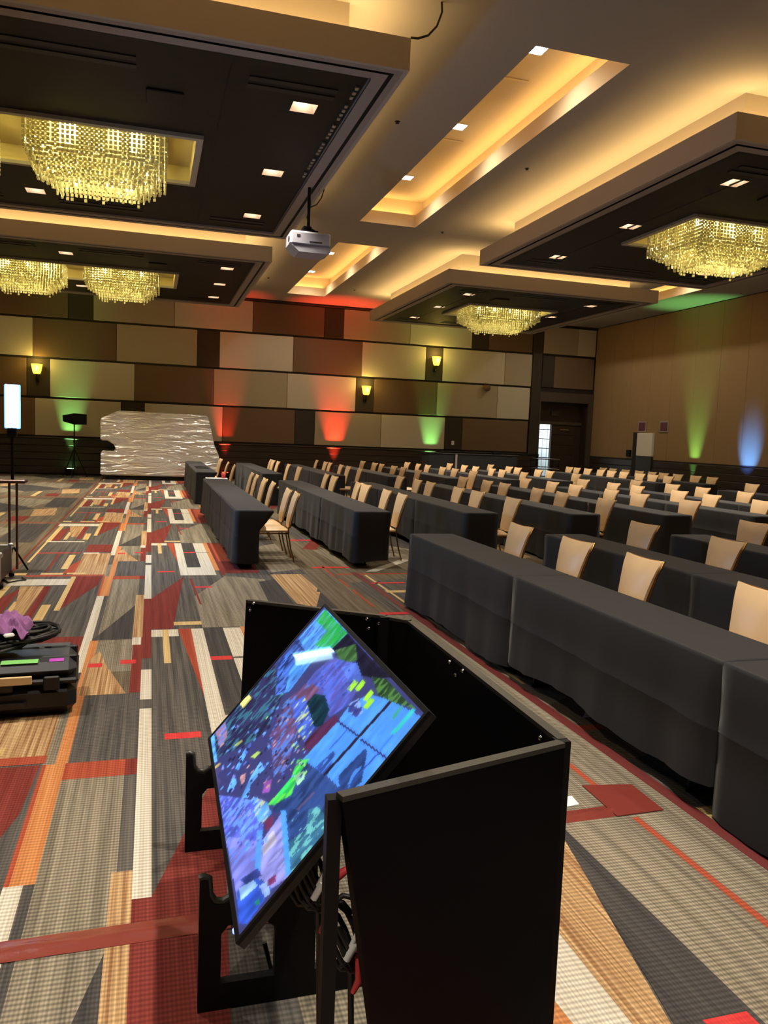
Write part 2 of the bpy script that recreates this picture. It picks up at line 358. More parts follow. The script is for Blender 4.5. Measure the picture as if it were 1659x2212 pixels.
floor = obj('floor', fl, [CM[k] for k in CK]); tag(floor, 'carpet floor woven with red, ivory and charcoal geometric blocks', None, kind='structure')

# --- ceiling with troughs and hung soffits
troughs = [(4.37,5.66,9.1,17.5), (4.37,5.66,19.6,27.3), (14.35,15.64,9.1,17.5), (14.35,15.64,19.6,27.3), (4.37,5.66,-1.2,7.0), (14.35,15.64,-1.2,7.0)]
soffits = [(-6.4,2.59,8.42,16.32,'L'), (-6.4,2.60,18.51,25.70,'L'), (6.96,12.98,8.68,16.76,'R'), (7.02,13.06,18.85,26.26,'R'), (-6.4,2.6,-1.7,6.2,'L'), (7.0,13.0,-1.5,6.4,'R')]
ZB, ZT, INS = 5.60, 5.93, 0.55      # underside and top of the hung trays, inset of their necks
cm = MB()
cm.holes(XL, XR, YF, YB, ZC, [t for t in troughs])
for (a,b,c,d) in troughs:
    zl, zi, sb = 6.72, 7.09, 0.24
    for (p, q, nrm) in (((a,c),(b,c),0), ((b,c),(b,d),0), ((b,d),(a,d),0), ((a,d),(a,c),0)):
        cm.add([(p[0],p[1],ZC),(q[0],q[1],ZC),(q[0],q[1],zl),(p[0],p[1],zl)], [(0,1,2,3)], 1)
    A, B, C_, D = a-sb, b+sb, c-sb, d+sb
    cm.holes(A, B, C_, D, zl, [(a,b,c,d)], 1)
    for (p, q) in (((A,C_),(B,C_)), ((B,C_),(B,D)), ((B,D),(A,D)), ((A,D),(A,C_))):
        cm.add([(p[0],p[1],zl),(q[0],q[1],zl),(q[0],q[1],zi),(p[0],p[1],zi)], [(0,1,2,3)], 1)
    cm.add([(A,C_,zi),(A,D,zi),(B,D,zi),(B,C_,zi)], [(0,1,2,3)], 1)
ceiling = obj('ceiling', cm, [M['ceil'], M['troughceil']]); tag(ceiling, 'taupe plaster ceiling with glowing coves and long recessed troughs', None, kind='structure')
def strip(loc, sx, sy, energy, col, rot=(math.pi,0,0)):
    if sx > sy: sx, sy, rot = sy, sx, (rot[0], rot[1], rot[2]+math.pi/2)
    return lamp('AREA', loc, energy, col, ceiling, rot=rot, shape='RECTANGLE', size=sx, size_y=sy)
COVE = (1.0, 0.63, 0.23)
for (a,b,c,d) in troughs:
    zz = 6.76; L_ = d-c
    strip((a-0.14,(c+d)/2,zz), 0.06, L_, P_COVE_T*L_*0.5, COVE); strip((b+0.14,(c+d)/2,zz), 0.06, L_, P_COVE_T*L_*0.5, COVE)
    strip(((a+b)/2,c-0.14,zz), b-a, 0.06, P_COVE_T*(b-a)*0.5, COVE); strip(((a+b)/2,d+0.14,zz), b-a, 0.06, P_COVE_T*(b-a)*0.5, COVE)

down_spots = []   # (x, y, z of the opening, description)
chands = []
def soffit(x0, x1, y0, y1, side, k):
    f = MB(); t = 0.05
    # fascia ring
    for (a,b,c,d) in ((x0,x1,y0,y0+t), (x0,x1,y1-t,y1), (x0,x0+t,y0+t,y1-t), (x1-t,x1,y0+t,y1-t)): f.box(a,b,c,d,ZB,ZT)
    # tray floor and neck
    f.holes(x0+t, x1-t, y0+t, y1-t, ZB+0.12, [(x0+INS,x1-INS,y0+INS,y1-INS)])
    for (p, q) in (((x0+INS,y0+INS),(x1-INS,y0+INS)), ((x1-INS,y0+INS),(x1-INS,y1-INS)), ((x1-INS,y1-INS),(x0+INS,y1-INS)), ((x0+INS,y1-INS),(x0+INS,y0+INS))):
        f.add([(p[0],p[1],ZB+0.12),(q[0],q[1],ZB+0.12),(q[0],q[1],ZC),(p[0],p[1],ZC)], [(0,1,2,3)])
    so = obj('soffit', f, M['fascia'], ceiling)
    # border trim with a black reveal line
    b1, b2, b3 = 0.13, 0.18, 0.34
    g = MB()
    g.holes(x0+t, x1-t, y0+t, y1-t, ZB, [(x0+b1,x1-b1,y0+b1,y1-b1)]); g.holes(x0+b2, x1-b2, y0+b2, y1-b2, ZB, [(x0+b3,x1-b3,y0+b3,y1-b3)])
    for (a,b,c,d) in ((x0+b3-.01,x1-b3+.01,y0+b3-.01,y0+b3), (x0+b3-.01,x1-b3+.01,y1-b3,y1-b3+.01)): g.box(a,b,c,d,ZB,ZB+0.04)
    for (a,b) in ((x0+b3-.01,x0+b3), (x1-b3,x1-b3+.01)): g.box(a,b,y0+b3,y1-b3,ZB,ZB+0.04)
    obj('border_trim', g, M['border'], so)
    g = MB(); g.holes(x0+t+.002, x1-t-.002, y0+t+.002, y1-t-.002, ZB+0.025, [(x0+b3-.012,x1-b3+.012,y0+b3-.012,y1-b3+.012)])
    obj('reveal_line', g, M['black'], so)
    # openings in the dark panel
    yc = (y0+y1)/2; zp = ZB+0.03
    if side == 'L':
        xs = [1.72, -1.92, -5.56]; fr = [(-4.35,0.54)]; cc = [-0.74,-3.07]
    else:
        xs = [8.17, 11.86]; fr = [(8.74,11.40)]; cc = [10.05]
    ys = [y0+1.45, yc+0.05, y1-1.35] if y0 > 0 else [y0+1.4, yc, y1-1.4]
    hs = []
    fy0, fy1 = yc-1.0, yc+1.0
    for (a,b) in fr: hs.append((a,b,fy0,fy1))
    hd = 0.15
    for x in xs:
        for y in ys:
            if any(h[0]-hd < x < h[1]+hd and h[2]-hd < y < h[3]+hd for h in hs[:len(fr)]): continue
            hs.append((x-hd,x+hd,y-hd,y+hd)); down_spots.append((x,y,zp,k,side))
    # dark panels, split at the seams
    seams = [x0+b3] + ([-5.0,-4.55,0.75] if side == 'L' else [8.6 if False else x0+1.25, x1-1.25]) + [x1-b3]
    if side == 'L': seams = [x0+b3,-4.62,0.78,x1-b3]
    for a, b in zip(seams, seams[1:]):
        g = MB(); g.holes(a+0.008, b-0.008, y0+b3, y1-b3, zp, hs); obj('dark_panel', g, M['darkpanel'], so)
    g = MB()
    for s in seams[1:-1]: g.box(s-0.02, s+0.02, y0+b3, y1-b3, zp+0.01, zp+0.02)
    obj('seam_backing', g, M['black'], so)
    # slot diffusers and access panels
    sl = ([(-4.0,-2.5),(-1.6,-0.2),(1.0,2.0)] if side == 'L' else [(7.75,8.45),(9.3,10.8),(11.6,12.4)])
    for yy in (y0+0.95, y1-0.85):
        for (a,b) in sl:
            g = MB(); g.box(a,b,yy-0.15,yy-0.05,zp-0.012,zp); g.box(a,b,yy+0.05,yy+0.15,zp-0.012,zp); obj('slot_diffuser', g, M['vent'], so)
    g = MB(); ax = -0.1 if side == 'L' else 9.0
    g.bbox(ax, ax+0.42, y0+1.55, y0+1.95, zp-0.03, zp, 0.01); obj('access_panel', g, M['darkpanel'], so)
    if k == 0:
        g = MB()
        for q_ in range(26):
            if q_ % 5 == 3: continue
            yy = y0+0.62+q_*0.13; g.bbox(x1-b3-0.09,x1-b3-0.05,yy,yy+0.07,zp-0.03,zp,0.005)
        obj('track_strip', g, M['flight'], so)
    # chandelier recess and frame
    for (a,b) in fr:
        g = MB(); w_ = 0.09
        for (p,q,r,s_) in ((a-w_,b+w_,fy0-w_,fy0),(a-w_,b+w_,fy1,fy1+w_),(a-w_,a,fy0,fy1),(b,b+w_,fy0,fy1)): g.box(p,q,r,s_,ZB-0.02,zp)
        obj('chandelier_frame', g, M['chframe'], so)
        g = MB(); zr = zp+0.22
        for (p, q) in (((a,fy0),(b,fy0)), ((b,fy0),(b,fy1)), ((b,fy1),(a,fy1)), ((a,fy1),(a,fy0))):
            g.add([(p[0],p[1],zp),(q[0],q[1],zp),(q[0],q[1],zr),(p[0],p[1],zr)], [(0,1,2,3)])
        g.add([(a,fy0,zr),(a,fy1,zr),(b,fy1,zr),(b,fy0,zr)], [(0,1,2,3)])
        obj('chandelier_recess', g, M['chrecess'], so)
        if y0 > 0:
            for x in cc: chands.append((x, yc, zp+0.20, k, side))
    # cove strips
    e = 0.34; zs = ZB+0.17; tl = math.radians(16)
    LX, LY = x1-x0-2*e, y1-y0-2*e
    strip((x0+e,yc,zs), 0.06, LY, P_COVE*LY, COVE, (math.pi,tl,0)); strip((x1-e,yc,zs), 0.06, LY, P_COVE*LY, COVE, (math.pi,-tl,0))
    strip(((x0+x1)/2,y0+e,zs), LX, 0.06, P_COVE*LX, COVE, (math.pi,tl,0)); strip(((x0+x1)/2,y1-e,zs), LX, 0.06, P_COVE*LX, COVE, (math.pi,-tl,0))
for k, s in enumerate(soffits): soffit(*s, k)

# --- walls
def plane_obj(name, vs_, m, label):
    g = MB(); g.add(vs_, [(0,1,2,3)]); o = obj(name, g, m); return tag(o, label, None, kind='structure')
ZW = 7.3
wb = MB(); wb.box(XL,14.95,YB,YB+0.2,0,ZW); wb.box(14.95,17.15,YB,YB+0.2,3.40,ZW); wb.box(17.15,XR,YB,YB+0.2,0,ZW)
wall_back = obj('wall_back', wb, M['w_base']); tag(wall_back, 'far wall clad in staggered cream, brown and charcoal fabric panels', None, kind='structure')
def wpan(x0, x1, z0, z1, m):
    g = MB(); g.bbox(x0+0.006, x1-0.006, YB-0.045, YB, z0, z1, 0.012); return obj('wall_panel', g, m, wall_back)
RZ = [(5.24,ZC-0.07), (3.92,5.24), (2.60,3.92), (DADO+0.02,2.60)]
ROWS = {
 0: ([-10.2,-7.5,-5.4,-2.71,-1.92,0.73,3.44,6.04,6.77,9.35,11.88,12.58,14.47], 'bdlbdmlbdmldb'[1:]),
 1: ([-10,-9.2,-6.5,-3.81,-1.17,1.52,2.29,4.92,7.5,10.02,10.72,13.32,14.49], 'dblbmdlbldlm'),
 2: ([-10.1,-7.4,-6.6,-4.0,-3.28,-0.57,2.1,4.73,7.31,8.01,10.54,13.06,14.47], 'ldbdlbmldbml'),
 3: ([-10,-7.2,-6.45,-3.76,-1.01,-0.23,2.44,5.05,5.79,8.34,10.92,11.64,14.45], 'bdbldlbdmldb'),
}
WM = {'l': M['w_light'], 'm': M['w_mid'], 'b': M['w_brown'], 'd': M['w_dark']}
ROWS[0] = (ROWS[0][0], 'ldbdmlbdmldb')
for r, (xs, cs) in ROWS.items():
    z0, z1 = RZ[r]
    for a, b, c in zip(xs, xs[1:], cs): wpan(a, b, z0+0.035, z1-0.035, WM[c])
    wpan(XL+0.1, xs[0], z0+0.035, z1-0.035, M['w_mid'])
# bay beside the door
wpan(14.95,16.47,5.29,ZC-0.10,M['w_mid']); wpan(16.47,17.30,5.29,ZC-0.10,M['w_light'])
wpan(14.95,15.48,3.96,5.20,M['w_dark']); wpan(15.48,17.28,3.96,5.20,M['w_brown'])
# dado
tr1 = MB(); tr1.box(XL,15.0,YB-0.02,YB,0,DADO)
trim_1 = obj('trim_1', tr1, M['w_base']); tag(trim_1, 'dark wood dado along the foot of the panelled wall', None, kind='structure')
for i in range(5):
    z0 = 0.06+i*0.236
    g = MB(); g.bbox(XL,15.0,YB-0.06,YB-0.02,z0,z0+0.224,0.01); obj('plank', g, M['dado'], trim_1)
g = MB(); g.bbox(XL,15.0,YB-0.085,YB-0.02,DADO-0.05,DADO+0.0,0.012); obj('dado_cap', g, M['dado'], trim_1)
g = MB(); g.bbox(14.50,14.90,YB-0.10,YB,DADO,ZC,0.01); tag(obj('trim_2', g, M['w_dark']), 'dark vertical pilaster beside the double door', None, kind='structure')
g = MB(); g.bbox(XL,XR,YB-0.08,YB,ZC-0.08,ZC,0.01); tag(obj('trim_3', g, M['w_base']), 'dark strip where the far wall meets the ceiling', None, kind='structure')

# door alcove
dr = MB()
dr.box(14.88,14.97,YB-0.06,YB+0.02,0,3.78); dr.box(17.12,17.36,YB-0.06,YB+0.02,0,3.78); dr.box(14.97,17.12,YB-0.06,YB+0.02,3.40,3.78)
door_1 = obj('door_1', dr, M['doorframe']); tag(door_1, 'dark double door in a tall recessed surround, one leaf open', None, kind='structure')
g = MB(); g.box(14.97,17.12,YB+0.45,YB+0.5,2.62,3.40); g.box(17.10,17.12,YB,YB+0.5,0,3.4); g.box(14.97,17.12,YB,YB+0.5,3.38,3.40); g.box(16.80,17.12,YB+0.44,YB+0.5,0,2.62)
obj('transom', g, M['doorwood'], door_1)
g = MB(); g.bbox(14.97,17.12,YB+0.38,YB+0.5,2.50,2.62,0.01); obj('door_head', g, M['doorframe'], door_1)
for i in range(6):
    g = MB(); g.bbox(15.76,16.82,YB+0.42,YB+0.47,0.03+i*0.41,0.435+i*0.41,0.012); obj('door_board', g, M['doorwood'], door_1)
g = MB(); g.box(15.76,16.82,YB+0.455,YB+0.49,0.0,2.5); obj('door_core', g, M['doorwood'], door_1)
g = MB(); g.bbox(16.12,16.55,YB+0.38,YB+0.42,2.28,2.34,0.008); obj('door_closer', g, M['chrome'], door_1)
g = MB(); g.bbox(15.72,15.76,YB+0.34,YB+0.5,0,2.5,0.005); obj('door_edge', g, M['doorwood'], door_1)
g = MB(); g.box(14.99,15.03,YB+0.5,YB+1.3,0.02,2.48); obj('open_leaf', g, M['white'], door_1)
# lit corridor behind the open leaf
g = MB()
g.add([(14.0,YB+2.6,0),(18.4,YB+2.6,0),(18.4,YB+2.6,2.9),(14.0,YB+2.6,2.9)], [(0,1,2,3)]); g.add([(14.0,YB+.5,0),(18.4,YB+.5,0),(18.4,YB+2.6,0),(14.0,YB+2.6,0)], [(0,1,2,3)])
g.add([(14.0,YB+.5,2.9),(14.0,YB+2.6,2.9),(18.4,YB+2.6,2.9),(18.4,YB+.5,2.9)], [(0,1,2,3)])
g.add([(14.0,YB+.5,0),(14.0,YB+2.6,0),(14.0,YB+2.6,2.9),(14.0,YB+.5,2.9)], [(0,1,2,3)]); g.add([(18.4,YB+.5,0),(18.4,YB+.5,2.9),(18.4,YB+2.6,2.9),(18.4,YB+2.6,0)], [(0,1,2,3)])
corr = obj('wall_corridor', g, M['corr']); tag(corr, 'white lit corridor seen through the open door leaf', None, kind='structure')
lamp('AREA', (16.2,YB+1.6,2.85), 90, (0.85,0.95,1.0), corr, shape='RECTANGLE', size=2.0, size_y=1.0)
rack = thing('wire_rack', 'dark wire rack in the lit corridor behind the open door', 'rack', (16.15,YB+1.7,0))
for zz in (0.3,0.7,1.1,1.5,1.9,2.3):
    g = MB(); g.bbox(-0.22,0.22,-0.2,0.2,zz,zz+0.03,0.005); obj('shelf', g, M['blackmetal'], rack)
for sx in (-0.21,0.21):
    for sy in (-0.19,0.19):
        g = MB(); g.tube([(sx,sy,0),(sx,sy,2.4)],0.012,6); obj('post', g, M['chrome'], rack)
ex = thing('exit_sign', 'small unlit exit sign above the double door', 'sign', (15.85,YB+0.38,2.86))
g = MB(); g.bbox(-0.18,0.18,-0.03,0.03,0,0.2,0.008); obj('housing', g, M['exit'], ex)

# right wall: tall movable panels over a dado
wr = MB(); wr.box(XR,XR+0.2,YF,YB+0.2,0,ZW)
wall_right = obj('wall_right', wr, M['w_base']); tag(wall_right, 'tan movable partition wall on the right', None, kind='structure')
y = YF
while y < YB-0.05:
    y2 = min(y+1.22, YB-0.02)
    g = MB(); g.bbox(XR-0.03,XR,y+0.003,y2-0.003,DADO,ZC-0.03,0.004); obj('wall_panel', g, M['rwall'], wall_right); y = y2
g = MB(); g.box(XR-0.04,XR,YF,YB,0,DADO); trim_4 = obj('trim_4', g, M['w_base']); tag(trim_4, 'dark dado along the right wall', None, kind='structure')
for i in range(5):
    z0 = 0.06+i*0.236
    g = MB(); g.bbox(XR-0.07,XR-0.03,YF,YB-0.1,z0,z0+0.224,0.01); obj('plank', g, M['dado'], trim_4)
# narrow service door in the right wall
door_2 = thing('door_2', 'narrow white-topped service door in the right wall', 'door', (XR-0.07,25.2,0)); door_2['kind'] = 'structure'; del door_2['category']
g = MB(); g.bbox(-0.05,0.05,-0.52,0.42,1.40,2.24,0.01); obj('white_leaf', g, M['white'], door_2)
g = MB(); g.bbox(-0.06,0.05,0.42,0.66,0,2.26,0.01); obj('jamb', g, M['w_base'], door_2)
g = MB(); g.bbox(-0.05,0.05,-0.52,0.42,0.0,1.40,0.01); obj('kick_panel', g, M['dado'], door_2)
g = MB(); g.bbox(-0.03,0.05,0.85,1.1,1.35,1.6,0.01); tag(obj('card_reader', g, M['blackmetal'], None, (XR-0.07,25.2,0)), 'small dark control box beside the white service door', 'control box')
for yy, lab in ((25.45,'small purple framed notice above the white service door, nearer the far corner'), (24.15,'small purple framed notice high on the wall, right of the service door')):
    s_ = thing('wall_notice', lab, 'sign', (XR-0.03,yy,2.27), 0, 'notices on the right wall')
    g = MB(); g.bbox(-0.02,0,-0.26,0.26,0,0.40,0.005); obj('frame', g, M['border'], s_)
    g = MB(); g.bbox(-0.026,-0.018,-0.20,0.20,0.05,0.35,0.003); obj('sheet', g, M['sign'], s_)
# walls out of view
plane_obj('wall_left', [(XL,YF,0),(XL,YB,0),(XL,YB,ZW),(XL,YF,ZW)], M['otherwall'], 'plain tan wall on the far left of the hall')
plane_obj('wall_front', [(XL,YF,0),(XL,YF,ZW),(XR,YF,ZW),(XR,YF,0)], M['otherwall'], 'plain tan wall behind the viewer')

# ------------------------------------------------------------------ ceiling fittings
names_s = {0:'near left soffit',1:'far left soffit',2:'near right soffit',3:'far right soffit',4:'soffit overhead left',5:'soffit overhead right'}
def make_downlight():
    t = thing('downlight', '', 'downlight')
    g = MB(); h = 0.15; z1 = 0.16
    for (p, q) in (((-h,-h),(h,-h)), ((h,-h),(h,h)), ((h,h),(-h,h)), ((-h,h),(-h,-h))):
        g.add([(p[0],p[1],0),(q[0],q[1],0),(q[0]*0.75,q[1]*0.75,z1),(p[0]*0.75,p[1]*0.75,z1)], [(0,1,2,3)])
    g.add([(-.1125,-.1125,z1),(-.1125,.1125,z1),(.1125,.1125,z1),(.1125,-.1125,z1)], [(0,1,2,3)])
    obj('reflector', g, M['can'], t)
    g = MB(); g.holes(-0.175,0.175,-0.175,0.175,-0.004,[(-h,h,-h,h)]); obj('trim_ring', g, M['black'], t)
    g = MB(); g.bbox(-0.07,0.07,-0.02,0.09,z1-0.06,z1-0.02,0.01); obj('lens', g, M['lens'], t)
    return t
dl = make_downlight(); used = False
spot_mesh = None
def place_down(x, y, z, label, power, col=WARM, group='square recessed downlights', ang=92):
    global used
    o = dl if not used else copy_tree(dl); used = True
    o.location = (x,y,z); o['label'] = label; o['category'] = 'downlight'; o['group'] = group
    lamp('SPOT', (0,0,-0.01), power, col, o, size=0.06, spot_size=math.radians(ang), spot_blend=0.9)
cnt = {}
colname = {1.72:'right-hand row', -1.92:'middle row', -5.56:'left-hand row', 8.17:'left-hand row', 11.86:'right-hand row'}
for (x,y,z,k,side) in down_spots:
    key = (k,x); n = cnt.get(key,0); cnt[key] = n+1
    pos = ('nearest','middle','farthest')[min(n,2)]
    if x == -1.92: pos = ('nearer','farther')[min(n,1)]
    place_down(x,y,z,'square lit downlight in the %s, %s, %s one' % (names_s[k], colname[x], pos), P_DOWN)
for i, (x,y,which,pos) in enumerate([(5.015,10.4,'near','nearest'),(5.015,13.3,'near','middle'),(5.015,16.2,'near','farthest'),(5.015,20.9,'far','nearest'),(5.015,23.6,'far','middle'),(5.015,26.5,'far','farthest'),
        (14.995,10.4,'near right-hand','nearest'),(14.995,13.3,'near right-hand','middle'),(14.995,16.2,'near right-hand','farthest'),(14.995,20.9,'far right-hand','nearest'),(14.995,23.6,'far right-hand','middle'),(14.995,26.5,'far right-hand','farthest'),
        (5.015,0.5,'overhead','nearest'),(5.015,4.5,'overhead','farthest')]):
    o = 'bright square downlight in the %s ceiling trough, %s one' % (which,pos)
    t = thing('downlight', o, 'downlight', (x,y,7.09), 0, 'trough downlights')
    g = MB(); g.bbox(-0.13,0.13,-0.13,0.13,-0.012,0.0,0.004); obj('trim_ring', g, M['white'], t)
    g = MB(); g.bbox(-0.11,0.11,-0.11,0.11,-0.018,-0.010,0.003); obj('lens', g, M['lens'], t)
    lamp('SPOT', (0,0,-0.03), P_TROUGH, (1,0.90,0.74), t, size=0.06, spot_size=math.radians(150), spot_blend=0.9)

def chandelier_meshes():
    """stepped tiers of hanging crystal chains"""
    tiers = []
    HX, HY = 0.90, 0.74
    for k in range(6):
        hx, hy = HX-0.075*k, HY-0.075*k; drop = 0.50+0.062*k
        g = MB(); sp = 0.060
        pts = []
        nx, ny = int(2*hx/sp), int(2*hy/sp)
        for i in range(nx+1):
            xx = -hx+2*hx*i/nx; pts += [(xx,-hy,0),(xx,hy,0)]
        for i in range(1, ny):
            yy = -hy+2*hy*i/ny; pts += [(-hx,yy,1),(hx,yy,1)]
        for (px,py,o_) in pts:
            z = -0.02 if k == 0 else (-(drop-0.062-0.10) if (k > 1 or random.random() < 0.45) else -0.02); dd = drop+random.uniform(-0.022,0.022); w_ = 0.019; t_ = 0.007
            if k: g.add([(px-.0015,py-.0015,-0.02),(px+.0015,py+.0015,-0.02),(px+.0015,py+.0015,z),(px-.0015,py-.0015,z)], [(0,1,2,3)])
            while z > -dd:
                zb = z-0.042; j = random.uniform(-0.7,0.7)+(math.pi/2 if o_ else 0); ca_, sa_ = math.cos(j), math.sin(j); tz = random.uniform(-0.006,0.006)
                q4 = [(px+a_*ca_-b_*sa_, py+a_*sa_+b_*ca_) for a_, b_ in ((-w_,-t_),(w_,-t_),(w_,t_),(-w_,t_))]; q5 = [(a_+tz*sa_, b_-tz*ca_) for a_, b_ in q4]
                g.add([(*p_,z) for p_ in q4]+[(*p_,zb) for p_ in q5],
                      [(0,1,5,4),(1,2,6,5),(2,3,7,6),(3,0,4,7),(7,6,5,4)])
                z -= 0.058
        me = g.mesh('crystal_tier'); me.materials.append(M['crystal']); tiers.append(me)
    return tiers
TIERS = chandelier_meshes()
lab_ch = {(0,0):'large lit crystal chandelier in the near left soffit', (0,1):'crystal chandelier at the left picture edge, near left soffit', (1,0):'lit crystal chandelier in the far left soffit, right-hand of two', (1,1):'lit crystal chandelier in the far left soffit, left-hand of two', (2,0):'lit crystal chandelier in the near right soffit', (3,0):'lit crystal chandelier in the far right soffit'}
cc_ = {}
for (x,y,z,k,side) in chands:
    n = cc_.get(k,0); cc_[k] = n+1
    t = thing('chandelier', lab_ch[(k,n)], 'chandelier', (x,y,z), 0, 'crystal chandeliers')
    if side == 'R': t.scale = (1.12,1.05,1.0)
    for me in TIERS: o = obj('crystal_tier', me, None, t); o['kind'] = 'stuff'
    g = MB(); g.bbox(-0.92,0.92,-0.76,0.76,-0.02,0.0,0.005); obj('canopy', g, M['chframe'], t)
    for bx in (-0.45,0,0.45):
        for by in (-0.25,0.25):
            g = MB(); g.lathe([(0.0,0.0),(0.035,-0.03),(0.045,-0.07),(0.03,-0.11),(0.0,-0.125)],(bx,by,-0.03),8); obj('bulb', g, M['bulb'], t)
    for bx in (-0.4,0.4): lamp('POINT', (bx,0,-0.17), P_CHAND, (1.0,0.85,0.34), t, size=0.10)

# small ceiling dots: sprinklers
for i, (x,y) in enumerate([(3.5,11.9),(6.2,13.0),(3.4,20.8),(3.4,24.9),(6.3,25.6),(6.35,17.6)]):
    t = thing('ceiling_sprinkler', 'tiny dark sprinkler head on the ceiling, %s from the viewer' % ORD[i], 'sprinkler', (x,y,ZC), 0, 'sprinkler heads')
    g = MB(); g.lathe([(0.0,-0.03),(0.03,-0.028),(0.03,-0.024),(0.012,-0.02),(0.012,-0.006),(0.045,0.0)],(0,0,0),10); obj('head', g, M['blackmetal'], t)
# access hatches in the near trough
for i, (y0_, nm) in enumerate(((11.3,'nearer'),(13.9,'farther'))):
    g = MB(); g.bbox(4.75,5.35,y0_,y0_+0.75,7.06,7.088,0.01); tag(obj('access_hatch', g, M['troughceil']), 'flat square access hatch in the near trough, %s one' % nm, 'hatch', 'trough hatches')

# projector hung from the near left soffit
pr = thing('ceiling_projector', 'pale grey projector hanging on a dark pole from the near left soffit', 'projector', (2.36,12.8,4.55))
g = MB(); g.bbox(-0.32,0.32,-0.25,0.25,0.10,0.32,0.03); body = obj('body', g, M['projector'], pr)
g = MB(); g.prism([(-0.30,0.10),(0.32,0.10),(0.32,0.03),(0.26,0.0),(-0.18,0.0)],(0,-0.24,0),(1,0,0),(0,0,1),(0,1,0),0.47); obj('lower_shell', g, M['projector'], pr)
g = MB(); g.tube([(-0.33,-0.12,0.2),(-0.30,-0.12,0.2)],0.05,12); obj('lens', g, M['blackmetal'], pr)
g = MB(); g.box(-0.02,0.18,-0.252,-0.247,0.15,0.17); g.box(-0.22,-0.17,-0.252,-0.247,0.22,0.26); obj('grille', g, M['vent'], pr)
g = MB(); g.bbox(-0.14,0.14,-0.12,0.12,0.33,0.37,0.008); g.bbox(-0.10,0.05,-0.08,0.08,0.37,0.44,0.02); g.bar((0.0,0,0.42),(0.14,0,0.35),0.05,0.05); obj('mount', g, M['blackmetal'], pr)
g = MB(); g.tube([(0,0,0.42),(0,0,1.06)],0.026,8); obj('pole', g, M['blackmetal'], pr)
g = MB(); g.tube([(0.02,0,0.75),(0.12,0.0,0.80),(0.20,0.02,0.92),(0.24,0.02,1.06)],0.010,6); g.tube([(0.01,0.03,1.04),(0.03,0.03,0.8),(-0.02,0.03,0.6),(0.02,0.03,0.4)],0.012,6); obj('cable', g, M['cable'], pr)
# cable looping from the ceiling to the soffit corner
g = MB(); g.tube([(2.60,8.45,5.95),(2.66,8.40,5.93),(2.78,8.42,5.99),(2.9,8.5,6.14),(2.97,8.55,6.32),(2.98,8.6,6.45)],0.012,6)
tag(obj('hanging_cable', g, M['cable']), 'thin dark cable draped from ceiling to the near left soffit corner', 'cable')

# wall sconces
for (x,z,lab) in ((-3.66,3.52,'lit amber wall sconce on the left dark panel'),(7.66,3.42,'lit amber wall sconce on the middle dark panel'),(10.38,4.68,'lit amber wall sconce highest on the right')):
    t = thing('wall_sconce', lab, 'wall lamp', (x,YB-0.045,z), 0, 'amber wall sconces')
    g = MB(); g.lathe([(0.10,-0.16),(0.13,-0.10),(0.17,0.10),(0.18,0.16),(0.0,0.165)],(0,-0.2,0),10); g.lathe([(0.0,-0.165),(0.10,-0.16)],(0,-0.2,0),10); obj('shade', g, M['sconce'], t)
    g = MB(); g.bbox(-0.06,0.06,-0.03,0,-0.42,0.0,0.01); g.tube([(0,-0.02,-0.32),(0,-0.12,-0.36),(0,-0.2,-0.28),(0,-0.2,-0.15)],0.022,8); obj('bracket', g, M['sconce_dark'], t)
    lamp('POINT', (0,-0.26,0.28), P_SCONCE*1.6, (1.0,0.72,0.16), t, size=0.08); lamp('POINT', (0,-0.42,0.0), P_SCONCE, (1.0,0.72,0.16), t, size=0.08)
g = MB(); g.bbox(-0.06,0.06,-0.02,0,-0.08,0.08,0.01); tag(obj('wall_switch', g, M['paper'], None, (11.27,YB-0.045,1.60)), 'small white switch plate on a dark wall panel', 'switch')
t = thing('wall_speaker', 'small dome fitting high on a beige wall panel', 'speaker', (12.54,YB-0.05,3.78))
g = MB(); g.lathe([(0.13,0.12),(0.15,0.0),(0.11,-0.10),(0.0,-0.14)],(0,-0.12,0),12); obj('dome', g, M['w_brown'], t)
g = MB(); g.bbox(-0.05,0.05,-0.14,0,0.05,0.12,0.01); obj('bracket', g, M['w_brown'], t)

# LED uplights along the walls
def uplight(x, y, rz, col, power, label, tilt, ang, aim):
    t = thing('uplight', label, 'uplight', (x,y,0), rz, 'coloured wall uplights')
    g = MB(); g.bbox(-0.13,0.13,-0.10,0.10,0.03,0.24,0.03); obj('housing', g, M['blackmetal'], t)
    g = MB(); g.bbox(-0.10,0.10,-0.07,0.07,0.238,0.246,0.003)
    obj('lens', g, mat('uplight_lens', (*col,1), 0.4, emit=(*col,1), es=9.0), t)
    for sx in (-0.1,0.1):
        g = MB(); g.bbox(sx-0.02,sx+0.02,-0.09,0.09,0,0.03,0.005); obj('foot', g, M['blackmetal'], t)
    lamp('SPOT', (0,0,0.26), power, col, t, size=0.03, rot=(math.pi-tilt,0,0), spot_size=math.radians(ang), spot_blend=1.0)
RED, GRN, BLU = (1.0,0.05,0.02), (0.30,1.0,0.24), (0.06,0.24,1.0)
uplight(-2.62,YB-0.24,0,GRN,900,'green uplight glowing on the floor behind the black tripod panel',0.0,34,0)
uplight(2.55,YB-0.24,0,RED,1300,'red uplight at the wall beside the wrapped pallet',-0.01,34,0)
uplight(6.55,YB-0.24,0,RED,3000,'red uplight at the foot of the middle of the far wall',-0.03,40,0)
uplight(10.35,YB-0.24,0,GRN,1000,'green uplight at the far wall near the dark skirted table',0.0,34,0)
uplight(XR-0.24,22.4,-math.pi/2,GRN,1200,'green uplight at the foot of the right wall',-0.02,36,0)
